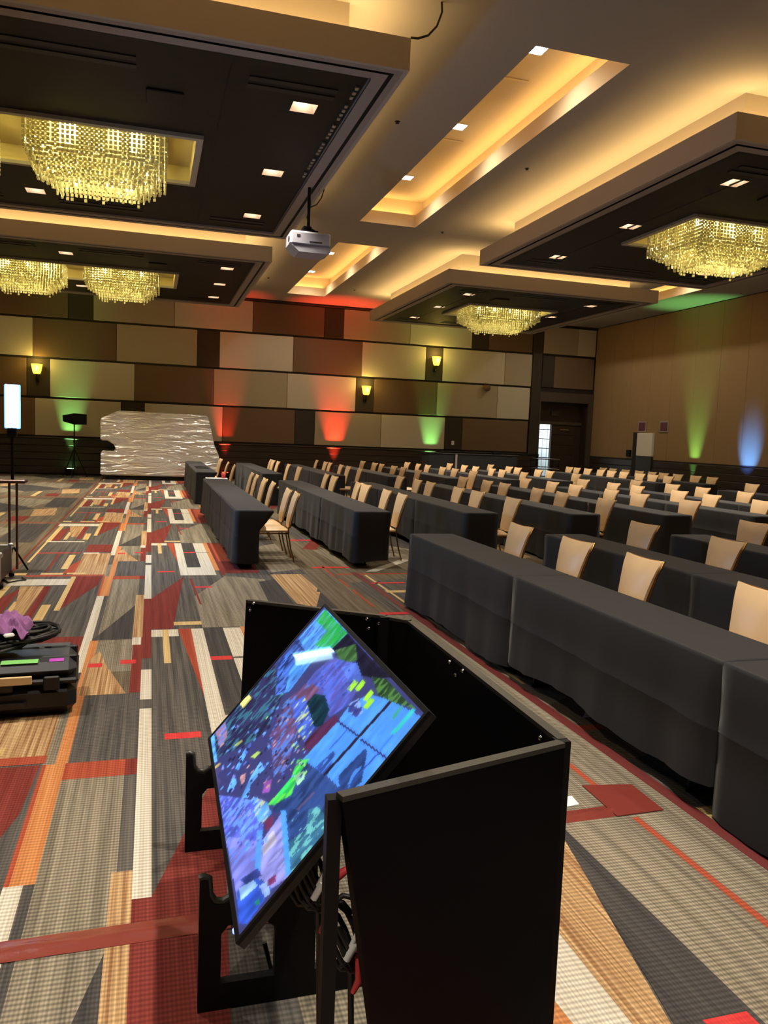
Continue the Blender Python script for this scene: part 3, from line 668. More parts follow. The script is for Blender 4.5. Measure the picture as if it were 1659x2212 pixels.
uplight(XR-1.0,19.9,-math.pi/2,BLU,1100,'blue uplight at the foot of the right wall',0.60,36,0)

# ------------------------------------------------------------------ tables
LEFT = [1.02,2.55,4.08,5.66,7.20,8.75,10.30,13.35,14.90]
TW = 0.46
COLN = ['first table column beside the open carpet','second table column','third table column','fourth table column','fifth table column','sixth table column','seventh table column','eighth table column','last table column by the right wall']
CNS = ['first column','second column','third column','fourth column','fifth column','sixth column','seventh column','eighth column','last column']
BLK = {'n': 'near block', 'm': 'middle block', 'f': 'far block'}
def cloth_mesh(Lk, hem, seed, flare=1.0, ends=False):
    rnd = random.Random(seed); g = MB()
    hx, hy = TW/2, Lk/2; r = 0.025
    per = []
    def edge(p, q, n):
        for i in range(n): per.append((p[0]+(q[0]-p[0])*i/n, p[1]+(q[1]-p[1])*i/n))
    nl = 26
    edge((-hx,-hy),(hx,-hy),8); edge((hx,-hy),(hx,hy),nl); edge((hx,hy),(-hx,hy),8); edge((-hx,hy),(-hx,-hy),nl)
    n = len(per); ph = [rnd.uniform(0,6.28) for _ in range(6)]
    lv = [(0.752,-0.03,0),(0.752,-0.006,0),(0.746,0.004,0),(0.728,0.009,0.02),(0.60,0.013,0.25),(0.50,0.016,0.4),(0.425,0.0200,0.5),(0.42,0.0215,0.5),(0.415,0.0205,0.51),(0.26,0.026,0.75),(hem,0.034,1.0)]
    rings = []
    for (z,off,rip) in lv:
        ring = []
        for i, (x,y) in enumerate(per):
            dx = 1 if x >= hx-1e-6 else (-1 if x <= -hx+1e-6 else 0); dy = 1 if y >= hy-1e-6 else (-1 if y <= -hy+1e-6 else 0)
            if i == 0: dx, dy = -1, -1
            nrm = math.hypot(dx,dy) or 1.0
            s_ = y*5.2+x*7
            wv = 0.012*math.sin(s_*1.3+ph[0])+0.009*math.sin(s_*2.9+ph[1])+0.006*math.sin(s_*5.3+ph[2])
            corner = max(0.0, 1-(hy-abs(y))/0.22) if abs(x) >= hx-1e-6 else max(0.0, 1-(hx-abs(x))/0.12)
            o = off + rip*(wv+0.016*math.sin(corner*4.2)*flare)
            zz = z + (0.02*math.sin(s_*0.8+ph[3])*rip if z < 0.3 else 0)
            zz = max(zz, 0.006)
            t_ = min(1.0, max(0.0, (0.72-z)/0.24)); push = (0.17*t_*t_*(3-2*t_)+0.03*rip)*(x+hx)/(2*hx)
            if not ends: e_ = min(1.0, max(0.0, (hy-abs(y))/0.12)); push *= e_*e_*(3-2*e_)
            x = x-push
            ring.append((x+dx/nrm*o*(1.2 if dx and dy else 1), y+dy/nrm*min(o,0.008)*(1.2 if dx and dy else 1), zz))
        rings.append(ring)
    vs_ = [p for q in rings for p in q]; fs = [tuple(range(n))]
    g.add(vs_, [], 0)
    g.f.append(tuple(range(n))); g.m.append(0); g.sm.append(False)
    for k in range(len(lv)-1):
        for i in range(n):
            j = (i+1) % n; g.f.append((k*n+i, (k+1)*n+i, (k+1)*n+j, k*n+j)); g.m.append(0); g.sm.append(k > 0)
    me = g.mesh('tablecloth'); me.materials.append(M['cloth']); return me
CV = {}
def get_cloth(Lk, hem, v, ends=False):
    key = (round(Lk,2), hem, v, ends)
    if key not in CV: CV[key] = cloth_mesh(Lk, hem, v*31+int(Lk*100), 1.0, ends)
    return CV[key]
def folding_table(x, y, Lk, label):
    t = thing('folding_table', label, 'table', (x,y,0), 0, 'folding tables under cloths')
    g = MB(); g.bbox(-TW/2+.005,TW/2-.005,-Lk/2+.005,Lk/2-.005,0.70,0.74,0.006); obj('tabletop', g, M['tablewood'], t)
    for sy in (-1,1):
        g = MB(); yy = sy*(Lk/2-0.25); g.tube([(-0.15,yy,0.70),(-0.15,yy,0.03),(-0.17,yy,0.015),(0.0,yy,0.015),(-0.02,yy,0.03),(-0.02,yy,0.70)],0.014,6); obj('leg_frame', g, M['blackmetal'], t)
PT = ['nearest','second nearest','farthest']
blocks = {'n': [(0.72,2.98),(2.98,5.20),(5.20,7.62)], 'm': [(9.85,12.0),(12.0,14.15),(14.15,16.3)], 'f': [(18.75,20.85),(20.85,22.95),(22.95,25.0)]}
for c, xl in enumerate(LEFT):
    for bk in 'nmf':
        if bk == 'n' and c not in (1,2,3): continue
        for i, (ya, yb) in enumerate(blocks[bk]):
            if bk == 'n' and c == 2 and i == 0: continue
            if bk == 'n' and c == 3 and i < 2: continue
            if c >= 7 and bk == 'm' and i == 0: continue
            L_ = yb-ya-0.02; hem = 0.05 if (bk == 'n' and i == 2) else (0.13 if bk == 'n' and i == 1 else (0.02 if bk == 'f' or c > 2 else 0.09))
            if bk == 'n' and i == 0: hem = 0.03
            me = get_cloth(L_, hem, (c*3+i) % 4, c == 0)
            o = obj('tablecloth', me, None, None, (xl+TW/2, (ya+yb)/2, 0.0))
            tag(o, 'black cloth draped over %s table, %s, %s' % (PT[i], BLK[bk], CNS[c]), 'tablecloth', 'black tablecloths')
            if bk == 'n' or (bk == 'm' and c < 2): folding_table(xl+TW/2, (ya+yb)/2, L_, 'folding table hidden under black cloth, %s, %s, %s' % (PT[i], BLK[bk], CNS[c]))

# ------------------------------------------------------------------ chairs
def make_chair():
    t = thing('banquet_chair', 'x', 'chair')
    # seat: puffed cushion
    g = MB(); n = 7; top = []; bot = []
    for i in range(n):
        for j in range(n):
            u, v = i/(n-1)*2-1, j/(n-1)*2-1
            k = 1-0.06*(u*u*v*v); x, y_ = -0.02+u*0.22*k, v*(0.215+0.012*(-u))*k
            top.append((x,y_,0.475-0.045*max(abs(u),abs(v))**5)); bot.append((x*0.98,y_*0.98,0.405))
    q = [(i*n+j,(i+1)*n+j,(i+1)*n+j+1,i*n+j+1) for i in range(n-1) for j in range(n-1)]
    g.add(top, q, 0, True); g.add(bot, [f[::-1] for f in q], 0)
    rim = [i*n for i in range(n)]+[(n-1)*n+j for j in range(1,n)]+[i*n+n-1 for i in range(n-2,-1,-1)]+[j for j in range(n-2,0,-1)]
    g.add([top[i] for i in rim]+[bot[i] for i in rim], [(i,(i+1)%len(rim),len(rim)+(i+1)%len(rim),len(rim)+i) for i in range(len(rim))], 0, True)
    obj('seat', g, M['vinyl'], t)
    # backrest: flared toward the top with flicked corners
    g = MB(); nz, ny = 8, 6; fr = []; bk = []
    for i in range(nz):
        f_ = i/(nz-1); z = 0.46+0.46*f_; hw = 0.155+0.075*f_**1.7; xc = 0.20+0.085*f_+0.03*f_**3
        for j in range(ny):
            v = j/(ny-1)*2-1
            zz = z+0.012*f_**4*(v*v)
            edge_ = 1-abs(v)**6*0.5
            puff = 0.026*edge_*(1-(2*f_-1)**8*0.7)
            fr.append((xc-puff+0.01*v*v, v*hw, zz)); bk.append((xc+0.018, v*hw, zz))
    q = [(i*ny+j,i*ny+j+1,(i+1)*ny+j+1,(i+1)*ny+j) for i in range(nz-1) for j in range(ny-1)]
    g.add(fr, [f[::-1] for f in q], 0, True); g.add(bk, q, 0, True)
    rim = [j for j in range(ny)]+[i*ny+ny-1 for i in range(1,nz)]+[(nz-1)*ny+j for j in range(ny-2,-1,-1)]+[i*ny for i in range(nz-2,0,-1)]
    g.add([fr[i] for i in rim]+[bk[i] for i in rim], [(i,(i+1)%len(rim),len(rim)+(i+1)%len(rim),len(rim)+i) for i in range(len(rim))], 0, True)
    obj('backrest', g, M['vinyl'], t)
    g = MB(); g.tube([(0.222,-0.16,0.46),(0.27,-0.175,0.66),(0.302,-0.205,0.82),(0.335,-0.236,0.925),(0.335,0.0,0.915),(0.335,0.236,0.925),(0.302,0.205,0.82),(0.27,0.175,0.66),(0.222,0.16,0.46)],0.009,6); obj('back_frame', g, M['gold'], t)
    for sy in (-1,1):
        g = MB(); g.tube([(0.20,sy*0.165,0.47),(0.20,sy*0.17,0.38),(0.235,sy*0.185,0.18),(0.285,sy*0.19,0.0)],0.011,6); obj('leg', g, M['gold'], t)
        g = MB(); g.tube([(-0.20,sy*0.19,0.41),(-0.205,sy*0.195,0.2),(-0.215,sy*0.20,0.0)],0.011,6); obj('leg', g, M['gold'], t)
    g = MB(); g.tube([(-0.205,-0.19,0.385),(0.20,-0.17,0.385),(0.20,0.17,0.385),(-0.205,0.19,0.385),(-0.205,-0.19,0.385)],0.010,6); obj('seat_rail', g, M['gold'], t)
    return t
chair0 = make_chair(); cused = False
CH = {
 0: {'m': [10.62,11.27,12.79,13.74,14.84,15.57], 'f': [19.0,20.61,22.58,23.08]},
 1: {'n': [3.72,4.93,5.84,6.91], 'm': [10.69,11.46,12.66,13.19,15.03,15.78], 'f': [18.81,20.40,22.18,23.10,23.64]},
 2: {'n': [5.90,7.13], 'm': [10.27,11.55,12.38,13.77,14.51,15.63], 'f': [18.94,20.12,20.98,22.37,22.98,24.29]},
 3: {'n': [7.33], 'm': [10.39,11.71,12.59,13.95,14.77,16.05], 'f': [19.10,20.37,21.20,22.50,23.22,24.65]},
 4: {'m': [10.45,11.78,12.69,13.94,14.90,16.14], 'f': [19.15,20.47,21.41,22.74,23.65,24.75]},
 5: {'m': [10.69,11.91,12.80,14.17,15.05,16.30], 'f': [19.37,20.71,21.46,22.69,23.60,24.90]},
 6: {'m': [12.87,14.12,15.11,16.51], 'f': [19.31,20.80,21.51,22.92,23.57,25.05]},
 7: {'m': [15.35,16.15], 'f': [19.46,20.16,20.81,21.67,22.37,23.02,23.82,24.55,25.07]},
 8: {'f': [19.52,20.25,21.10,21.82,22.45,23.15,23.98,24.76,25.4]},
}
for c in CH:
    for bk, L_ in CH[c].items():
        for i, yy in enumerate(L_):
            o = chair0 if not cused else copy_tree(chair0); cused = True
            o.location = (LEFT[c]+TW+0.42-0.315, yy, 0); o.rotation_euler = (0,0,random.uniform(-0.06,0.06))
            o['label'] = 'tan vinyl banquet chair, %s, %s, %s from its near end' % (CNS[c], BLK[bk], ORD[i]); o['category'] = 'chair'; o['group'] = 'banquet chairs at the draped tables'

# things on the first table column
g = MB(); g.bbox(1.05,1.48,16.02,16.26,0.757,0.775,0.004); tag(obj('paper_stack', g, M['paper']), 'white stack of papers on the end of the first black table', 'papers')
g = MB(); g.lathe([(0.0,0.0),(0.05,0.0),(0.06,0.10),(0.0,0.10)],(1.50,16.45,0.0),10)
cup = thing('red_cup', 'small red cup beyond the white papers', 'cup', (1.40,16.12,0.776))
g = MB(); g.lathe([(0.0,0.0),(0.036,0.0),(0.046,0.10),(0.04,0.10),(0.033,0.01),(0.0,0.01)],(0,0,0),12); obj('cup_wall', g, M['red'], cup)
for i in range(3):
    g = MB(); g.bbox(1.1,1.42,20.4+i*0.5,20.62+i*0.5,0.754,0.768,0.004); tag(obj('dark_folder', g, M['blackmetal']), 'flat dark folder on the far block first table, %s from near' % ORD[i], 'folder', 'dark folders')

# ------------------------------------------------------------------ foreground display stand
def ray(x, y):
    d = CR*((x-PW/2)/F) - CU*((y-PH/2)/F) + CF
    return np.array([0,0,EYE]), d
S_ = 2.95
def corner(px, k):
    o, d = ray(*px); return Vector(o+d*k*S_)
# screen corners (real positions of a 55 inch display leaning back)
PL, PT_, PR_, PB_ = corner((455,1587),1.0), corner((703,1315),1.004), corner((926,1553),0.608), corner((517,2005),0.604)
ds = thing('display_stand', 'black display stand with tilted lit monitor and tall side panels', 'display stand', (0.6,2.5,0))
DSO = Vector((0.6,2.5,0))
def dobj(name, g, m, parent=None):
    g.v = [tuple(Vector(p)-DSO) for p in g.v]; return obj(name, g, m, parent or ds)
uu = ((PB_-PL)+(PR_-PT_))/2; vv = ((PT_-PL)+(PR_-PB_))/2; cen = (PL+PT_+PR_+PB_)/4
eu = uu.normalized(); ev = (vv-eu*vv.dot(eu)).normalized(); en = eu.cross(ev)     # eu: picture right, ev: picture up, en: faces the viewer
if en.x > 0: en = -en
SWD, SHT = uu.length, vv.length
mo = MB()
mo.prism([(-SWD/2-.012,-SHT/2-.012),(SWD/2+.012,-SHT/2-.012),(SWD/2+.012,SHT/2+.012),(-SWD/2-.012,SHT/2+.012)], cen-en*0.022, eu, ev, en, 0.017)
monitor = dobj('monitor', mo, M['plastic'])
g = MB(); bw = 0.012
for (a,b,c,d) in ((-SWD/2-bw,SWD/2+bw,-SHT/2-bw,-SHT/2),(-SWD/2-bw,SWD/2+bw,SHT/2,SHT/2+bw),(-SWD/2-bw,-SWD/2,-SHT/2,SHT/2),(SWD/2,SWD/2+bw,-SHT/2,SHT/2)):
    g.prism([(a,c),(b,c),(b,d),(a,d)], cen-en*0.006, eu, ev, en, 0.010)
dobj('bezel', g, M['blackmetal'], monitor)
g = MB(); g.prism([(SWD/2-0.050,-SHT/2-0.018),(SWD/2-0.035,-SHT/2-0.018),(SWD/2-0.035,-SHT/2-0.013),(SWD/2-0.050,-SHT/2-0.013)], cen-en*0.006, eu, ev, en, 0.008); dobj('indicator_light', g, M['bluedot'], monitor)
# picture on the screen: colour per cell
NU, NV = 300, 168
H_ = None
def px_to_uv(x, y):
    o, d = ray(x, y); o = Vector(o); d = Vector(d); t = (cen-o).dot(en)/d.dot(en); p = o+d*t-cen
    return p.dot(eu)/SWD+0.5, p.dot(ev)/SHT+0.5
img = np.zeros((NV, NU, 3)); img[:] = (58,60,112)
gu, gv = np.meshgrid((np.arange(NU)+.5)/NU, (np.arange(NV)+.5)/NV)
rs = np.random.RandomState(3)
def zpt(x, y): return px_to_uv(440+x/3.16, 1300+y/3.16)
def inside(poly):
    m_ = np.zeros_like(gu, bool); n = len(poly)
    for i in range(n):
        (x1,y1),(x2,y2) = poly[i], poly[(i+1) % n]
        cnd = ((y1 > gv) != (y2 > gv)); m_ ^= cnd & (gu < (x2-x1)*(gv-y1)/((y2-y1) or 1e-9)+x1)
    return m_
def paint(poly, col, speck=None, p=0.4, jit=0.12):
    m_ = inside([zpt(*q) for q in poly]); k = m_.sum()
    if not k: return
    img[m_] = np.array(col)*(1+jit*1.6*(shade[m_][:,None]-.5)*2)
    if speck is not None:
        sm = m_ & (blob < p); img[sm] = np.array(speck)*0.8+img[sm]*0.2
def line(a, b, w_, col):
    dx, dy = b[0]-a[0], b[1]-a[1]; l = math.hypot(dx,dy); nx, ny = -dy/l*w_/2, dx/l*w_/2
    paint([(a[0]+nx,a[1]+ny),(b[0]+nx,b[1]+ny),(b[0]-nx,b[1]-ny),(a[0]-nx,a[1]-ny)], col, jit=0.03)
def smooth(a, ku, kv):
    for _ in range(2):
        a = sum(np.roll(a, k_, 1) for k_ in range(-ku, ku+1))/(2*ku+1); a = sum(np.roll(a, k_, 0) for k_ in range(-kv, kv+1))/(2*kv+1)
    return a
blob = smooth(rs.rand(NV,NU), 1, 3); blob = np.argsort(np.argsort(blob.ravel())).reshape(blob.shape)/blob.size
shade = smooth(rs.rand(NV,NU), 2, 6); shade = np.argsort(np.argsort(shade.ravel())).reshape(shade.shape)/shade.size
SKY = (78,148,242)
paint([(30,900),(240,670),(480,420),(540,640),(420,900),(240,1000),(60,1080)],(44,44,82),(58,120,140),0.32)
paint([(820,55),(880,70),(985,200),(730,425),(585,615),(490,640),(520,520),(510,410),(650,250)],SKY,(60,80,170),0.12)
paint([(510,410),(650,250),(690,330),(590,470),(560,600),(490,640)],(70,110,205),(30,40,90),0.35)
paint([(830,55),(900,130),(985,215),(900,310),(850,330),(760,300),(840,200),(770,130)],(56,150,110),(30,170,60),0.5)
line((690,340),(560,200),10,(36,40,90))
paint([(985,215),(1080,320),(1280,520),(1150,520),(1060,500),(1040,400),(930,390),(870,330)],(26,24,44))
paint([(900,330),(1040,290),(1050,400),(940,430)],(54,92,50),(90,120,70),0.3)
paint([(700,560),(760,480),(880,380),(1040,425),(1085,530),(1000,700),(860,790),(760,640)],(74,92,186),(90,80,160),0.3)
paint([(1030,418),(1050,418),(1090,530),(1000,560),(940,450)],(80,110,205))
paint([(460,900),(560,680),(700,560),(790,600),(720,700),(640,900),(560,1150),(480,1200)],(98,70,112),(80,130,225),0.36)
paint([(620,680),(740,560),(790,590),(700,690),(640,800)],(112,76,110))
paint([(700,700),(760,630),(830,640),(860,740),(810,850),(740,860),(700,780)],(14,40,54),(24,60,70),0.3)
paint([(600,690),(690,640),(760,860),(690,960),(640,880)],(70,96,200),(220,235,120),0.24)
paint([(690,1050),(935,815),(905,770),(800,850),(690,960)],(72,36,66))
paint([(680,1075),(920,815),(1000,700),(1130,630),(1285,675),(1515,800),(1270,1090),(1130,1255),(930,1275),(830,1180),(720,1180)],SKY,(70,138,232),0.2,0.04)
paint([(990,700),(1060,660),(1090,760),(1040,790),(990,750)],(54,60,130),(150,190,250),0.4)
paint([(1100,1005),(1120,1015),(1080,1230),(1020,1275),(930,1280),(920,1190)],(38,62,118),(78,148,242),0.22)
paint([(885,1020),(900,1035),(850,1180),(770,1250),(710,1180)],(52,80,160),(78,148,242),0.25)
line((1285,675),(800,1210),17,(34,26,44)); line((912,812),(1062,922),13,(40,34,80)); line((1075,940),(1275,1088),14,(40,34,80)); line((1200,1030),(1030,1210),10,(46,74,170)); line((985,870),(860,1010),9,(56,100,200))
line((1450,730),(1200,1020),10,(60,120,220))
for q in ((1020,572),(1072,572),(1128,642),(1130,695)): line((q[0]-26,q[1]+34),(q[0]+24,q[1]-30),32,(158,226,60))
paint([(1150,510),(1250,530),(1400,690),(1450,735),(1300,690),(1190,640)],(40,66,40),(86,140,70),0.4)
line((1440,735),(1290,905),26,(58,190,190)); line((1350,720),(1290,800),16,(60,160,120))
paint([(470,1380),(700,1090),(930,1275),(905,1340),(890,1520),(590,1870),(555,1430),(480,1440)],(40,62,116),(52,80,140),0.4)
paint([(720,1420),(780,1400),(860,1500),(890,1530),(600,1860),(580,1640),(700,1560)],(52,100,130),(120,206,200),0.38)
paint([(440,1385),(600,1200),(640,1080),(725,1075),(650,1180),(600,1320),(480,1390)],(50,190,92),(110,225,80),0.3)
paint([(620,1190),(690,1150),(690,1210),(640,1260)],(150,215,170))
line((640,1420),(760,1300),14,(90,80,120))
paint([(100,1320),(260,1340),(420,1380),(400,1640),(260,1720),(160,1680)],(84,96,206),(110,160,245),0.35)
paint([(150,1600),(400,1640),(400,1860),(330,2120),(240,2100)],(120,124,214),(90,140,240),0.2)
paint([(395,1640),(545,1425),(590,1870),(470,1960),(380,1880)],(136,136,212),(160,160,225),0.2)
line((545,1425),(580,1870),38,(80,156,250)); line((385,1560),(370,1850),40,(88,150,245))
paint([(400,1640),(480,1560),(500,1640),(405,1740)],(176,170,196)); paint([(410,1500),(480,1460),(470,1530),(430,1570)],(112,50,90))
paint([(340,1330),(440,1370),(465,1450),(390,1530),(350,1450)],(96,160,240),(210,205,150),0.22)
paint([(230,1980),(330,1860),(470,1960),(300,2200),(240,2200)],(48,84,196)); paint([(240,1960),(340,1890),(370,1940),(260,2040)],(150,190,245)); paint([(250,1900),(370,1820),(400,1870),(290,1930)],(44,56,120))
paint([(380,1940),(430,1910),(460,1990),(420,2020)],(150,180,235)); paint([(440,1900),(495,1860),(495,1910),(450,1940)],(110,50,96)); paint([(350,2050),(380,2030),(385,2060),(360,2080)],(40,150,130))
paint([(40,905),(70,900),(98,1090),(70,1100)],(92,166,255)); paint([(80,880),(150,820),(165,920),(110,1000)],(110,120,190),(190,110,110),0.3)
paint([(245,690),(310,635),(330,660),(270,730)],(222,214,120)); paint([(320,1060),(370,1020),(390,1030),(350,1070)],(190,226,110)); paint([(210,980),(265,940),(268,955),(225,990)],(190,200,110)); paint([(70,1130),(110,1100),(120,1110),(85,1140)],(200,180,110))
paint([(215,1140),(285,1000),(310,1005),(240,1150)],(86,150,240)); paint([(155,1305),(205,1180),(230,1230),(200,1290)],(96,160,245)); paint([(255,1340),(330,1180),(390,1090),(420,1140),(320,1250),(310,1340)],(96,162,245)); paint([(250,1190),(290,1170),(280,1230),(260,1250)],(190,140,140))
paint([(420,1230),(470,1210),(450,1300),(400,1310)],(160,90,190))
pal = [(96,160,245),(110,80,122),(60,62,134),(150,215,120),(190,150,150),(44,48,96),(74,110,210),(120,124,214),(34,32,60)]
def scatter(x0_, x1_, y0_, y1_, n_, s0, s1, cols):
    for _ in range(n_):
        cx_, cy_ = rs.uniform(x0_,x1_), rs.uniform(y0_,y1_); a_, b_ = rs.uniform(s0,s1), rs.uniform(s0,s1)*0.45
        d1, d2 = (0.68*a_,-0.73*a_), (0.6*b_,0.8*b_); c_ = cols[rs.randint(len(cols))]
        paint([(cx_,cy_),(cx_+d1[0],cy_+d1[1]),(cx_+d1[0]+d2[0],cy_+d1[1]+d2[1]),(cx_+d2[0],cy_+d2[1])], c_, jit=0.06)
scatter(420,690,700,1230,110,10,34,pal); scatter(100,430,830,1320,70,10,38,pal[:1]+pal[4:]); scatter(300,560,480,820,50,8,26,[(60,120,150),(44,48,96),(70,150,140),(60,62,134)])
scatter(110,420,1350,1700,70,10,40,[(84,96,206),(110,160,245),(70,80,180),(130,140,230)]); scatter(600,870,1420,1800,110,6,18,[(120,206,200),(60,120,150),(90,170,180),(40,70,120)]); scatter(760,1040,400,640,40,10,30,[(74,92,186),(90,110,210),(60,70,150)])
for ch_ in range(3): img[:,:,ch_] = 0.55*img[:,:,ch_]+0.45*smooth(img[:,:,ch_],1,1)
g = MB()
o0 = cen-eu*SWD/2-ev*SHT/2+en*0.001
for j in range(NV+1):
    for i in range(NU+1): g.v.append(tuple(o0+eu*(SWD*i/NU)+ev*(SHT*j/NV)))
for j in range(NV):
    for i in range(NU): a = j*(NU+1)+i; g.f.append((a,a+1,a+NU+2,a+NU+1)); g.m.append(0); g.sm.append(False)
ms = bpy.data.materials.new('lit_display'); ms.use_nodes = True; nt = ms.node_tree; b = nt.nodes['Principled BSDF']
at = nt.nodes.new('ShaderNodeAttribute'); at.attribute_name = 'picture'
nt.links.new(at.outputs['Color'], b.inputs['Emission Color']); b.inputs['Emission Strength'].default_value = 1.0
b.inputs['Base Color'].default_value = (0.004,0.004,0.005,1); b.inputs['Roughness'].default_value = 0.03; b.inputs['Specular IOR Level'].default_value = 0.12
scr = dobj('screen', g, ms, monitor)
ca = scr.data.color_attributes.new('picture', 'FLOAT_COLOR', 'CORNER')
lin = np.where(img/255 <= 0.04045, img/255/12.92, ((np.clip(img,0,255)/255+0.055)/1.055)**2.4)
arr = np.ones((NV*NU,4,4), np.float32); arr[:,:,:3] = lin.reshape(-1,1,3); ca.data.foreach_set('color', arr.reshape(-1))
# cart end plates with notches and windows
def end_plate(y0_):
    outer = [(0.15,0.0),(0.95,0.0),(0.95,0.41),(0.92,0.41),(0.92,0.35),(0.87,0.33),(0.80,0.35),(0.76,0.62),(0.34,0.62),(0.30,0.38),(0.245,0.345),(0.22,0.33),(0.19,0.335),(0.178,0.36),(0.175,0.41),(0.15,0.41)]
    g = MB(); t_ = 0.03
    # outline split around the window: build as bars and gussets
    g.prism([(0.15,0.0),(0.95,0.0),(0.95,0.085),(0.15,0.085)],(0,y0_,0),(1,0,0),(0,0,1),(0,1,0),t_)
    g.prism([(0.15,0.085),(0.205,0.085),(0.215,0.10),(0.215,0.24),(0.235,0.265),(0.245,0.345),(0.22,0.33),(0.19,0.335),(0.178,0.36),(0.175,0.41),(0.15,0.41)],(0,y0_,0),(1,0,0),(0,0,1),(0,1,0),t_)
    g.prism([(0.235,0.265),(0.345,0.265),(0.375,0.24),(0.42,0.50),(0.36,0.55),(0.30,0.40),(0.245,0.345)],(0,y0_,0),(1,0,0),(0,0,1),(0,1,0),t_)
    g.prism([(0.375,0.085),(0.50,0.085),(0.50,0.60),(0.42,0.50),(0.375,0.24)],(0,y0_,0),(1,0,0),(0,0,1),(0,1,0),t_)
    g.prism([(0.88,0.085),(0.95,0.085),(0.95,0.41),(0.92,0.41),(0.91,0.36),(0.88,0.34)],(0,y0_,0),(1,0,0),(0,0,1),(0,1,0),t_)
    dobj('end_plate', g, M['blackmetal'])
    g = MB(); g.tube([(0.15,y0_+.015,0.412),(0.163,y0_+.015,0.416),(0.177,y0_+.015,0.41),(0.181,y0_+.015,0.36),(0.195,y0_+.015,0.338),(0.22,y0_+.015,0.333),(0.245,y0_+.015,0.348)],0.012,6); dobj('notch_lining', g, M['rim'])
end_plate(2.24); end_plate(3.17)
for (xx,zz) in ((0.43,0.02),(0.92,0.02)):
    g = MB(); g.bbox(xx,xx+0.06,2.27,3.17,zz,zz+0.06,0.006); dobj('side_rail', g, M['blackmetal'])
g = MB(); g.bbox(0.46,0.54,2.45,2.95,0.08,0.80,0.01); dobj('mount_column', g, M['blackmetal'])
g = MB(); pc = cen-en*0.022
g.bar(tuple(Vector((0.50,2.45,0.72))), tuple(pc-en*0.06), 0.10, 0.05); g.prism([(-0.06,-0.06),(0.06,-0.06),(0.06,0.06),(-0.06,0.06)], pc-en*0.09, eu, ev, en, 0.08); g.prism([(-0.2,-0.12),(0.2,-0.12),(0.2,0.12),(-0.2,0.12)], pc-en*0.02, eu, ev, en, 0.02); dobj('mount_arm', g, M['blackmetal'])
# tall black panels around the back
ZP = 0.97
def wall_panel(a, b, zb, zt, name='side_panel', lo_a=None, lo_b=None, th=0.025, rim=True):
    a, b = Vector((*a,0)), Vector((*b,0)); la = Vector((*(lo_a or a[:2]),0)); lb = Vector((*(lo_b or b[:2]),0))
    nn = (b-a).normalized().cross(Vector((0,0,1)))*th
    g = MB(); z = Vector((0,0,1))
    A = [la+z*zb, lb+z*zb, b+z*zt, a+z*zt]; g.add(A+[p+nn for p in A], [(3,2,1,0),(4,5,6,7),(0,1,5,4),(1,2,6,5),(2,3,7,6),(3,0,4,7)])
    o = dobj(name, g, M['blackpanel'])
    if rim:
        g = MB(); g.bar(tuple(a+nn/2+z*(zt+0.006)), tuple(b+nn/2+z*(zt+0.004)), 0.027, 0.012); dobj('top_rim', g, M['rim'], o)
    return o
def on_vert_plane(px, a, b):
    o, d = ray(*px); a3 = Vector((*a,0)); nn = (Vector((*b,0))-a3).cross(Vector((0,0,1))); t = (a3-Vector(o)).dot(nn)/Vector(d).dot(nn); return Vector(o+d*t)
NA, NB = (0.378,1.54), (0.99,1.72); RB_, CB, BA = (1.01,3.0), (0.936,3.09), (0.41,3.47)
q1 = on_vert_plane((779,2109), NA, NB); q0 = Vector((*NA,ZP)); tt = (ZP-0.03)/(ZP-q1.z); lowl = q0+(q1-q0)*tt
wall_panel(NA, NB, 0.03, ZP, lo_a=(lowl.x, lowl.y))
wall_panel(NB, RB_, 0.03, ZP); wall_panel(RB_, CB, 0.03, ZP); wall_panel(CB, BA, 0.03, ZP, lo_b=(0.385,3.49))
g = MB(); g.bar((NA[0]-0.005,NA[1]+0.005,0.0),(NA[0]-0.005,NA[1]+0.005,ZP),0.03,0.03); dobj('corner_post', g, M['blackmetal'])
g = MB(); g.bar((NB[0]+0.01,NB[1]-0.0,0.0),(NB[0]+0.01,NB[1]-0.0,ZP+0.01),0.035,0.035); dobj('corner_post', g, M['blackmetal'])
g = MB(); g.bar((CB[0],CB[1],0.0),(CB[0],CB[1],ZP+0.01),0.04,0.04); dobj('corner_post', g, M['blackmetal'])
g = MB(); g.bar((NA[0]+0.0,NA[1],0.10),(NB[0],NB[1],0.10),0.03,0.06); g.bar((NB[0],NB[1],0.10),(RB_[0],RB_[1],0.10),0.03,0.06); dobj('floor_brace', g, M['blackmetal'])
for (px, a, b) in (((793,1337),CB,BA),((797,1357),CB,BA),((819,1347),CB,BA),((972,1430),NB,RB_),((1000,1449),NB,RB_),((985,1458),NB,RB_),((1168,1594),NB,RB_),((548,1303),CB,BA),((541,1318),CB,BA)):
    c_ = on_vert_plane(px, a, b); c_ = c_+(Vector((0,0,EYE))-c_).normalized()*0.012
    g = MB(); g.lathe([(0.0,-0.007),(0.006,-0.005),(0.008,0.0),(0.006,0.005),(0.0,0.007)], tuple(c_), 8); dobj('bolt', g, M['chrome'])
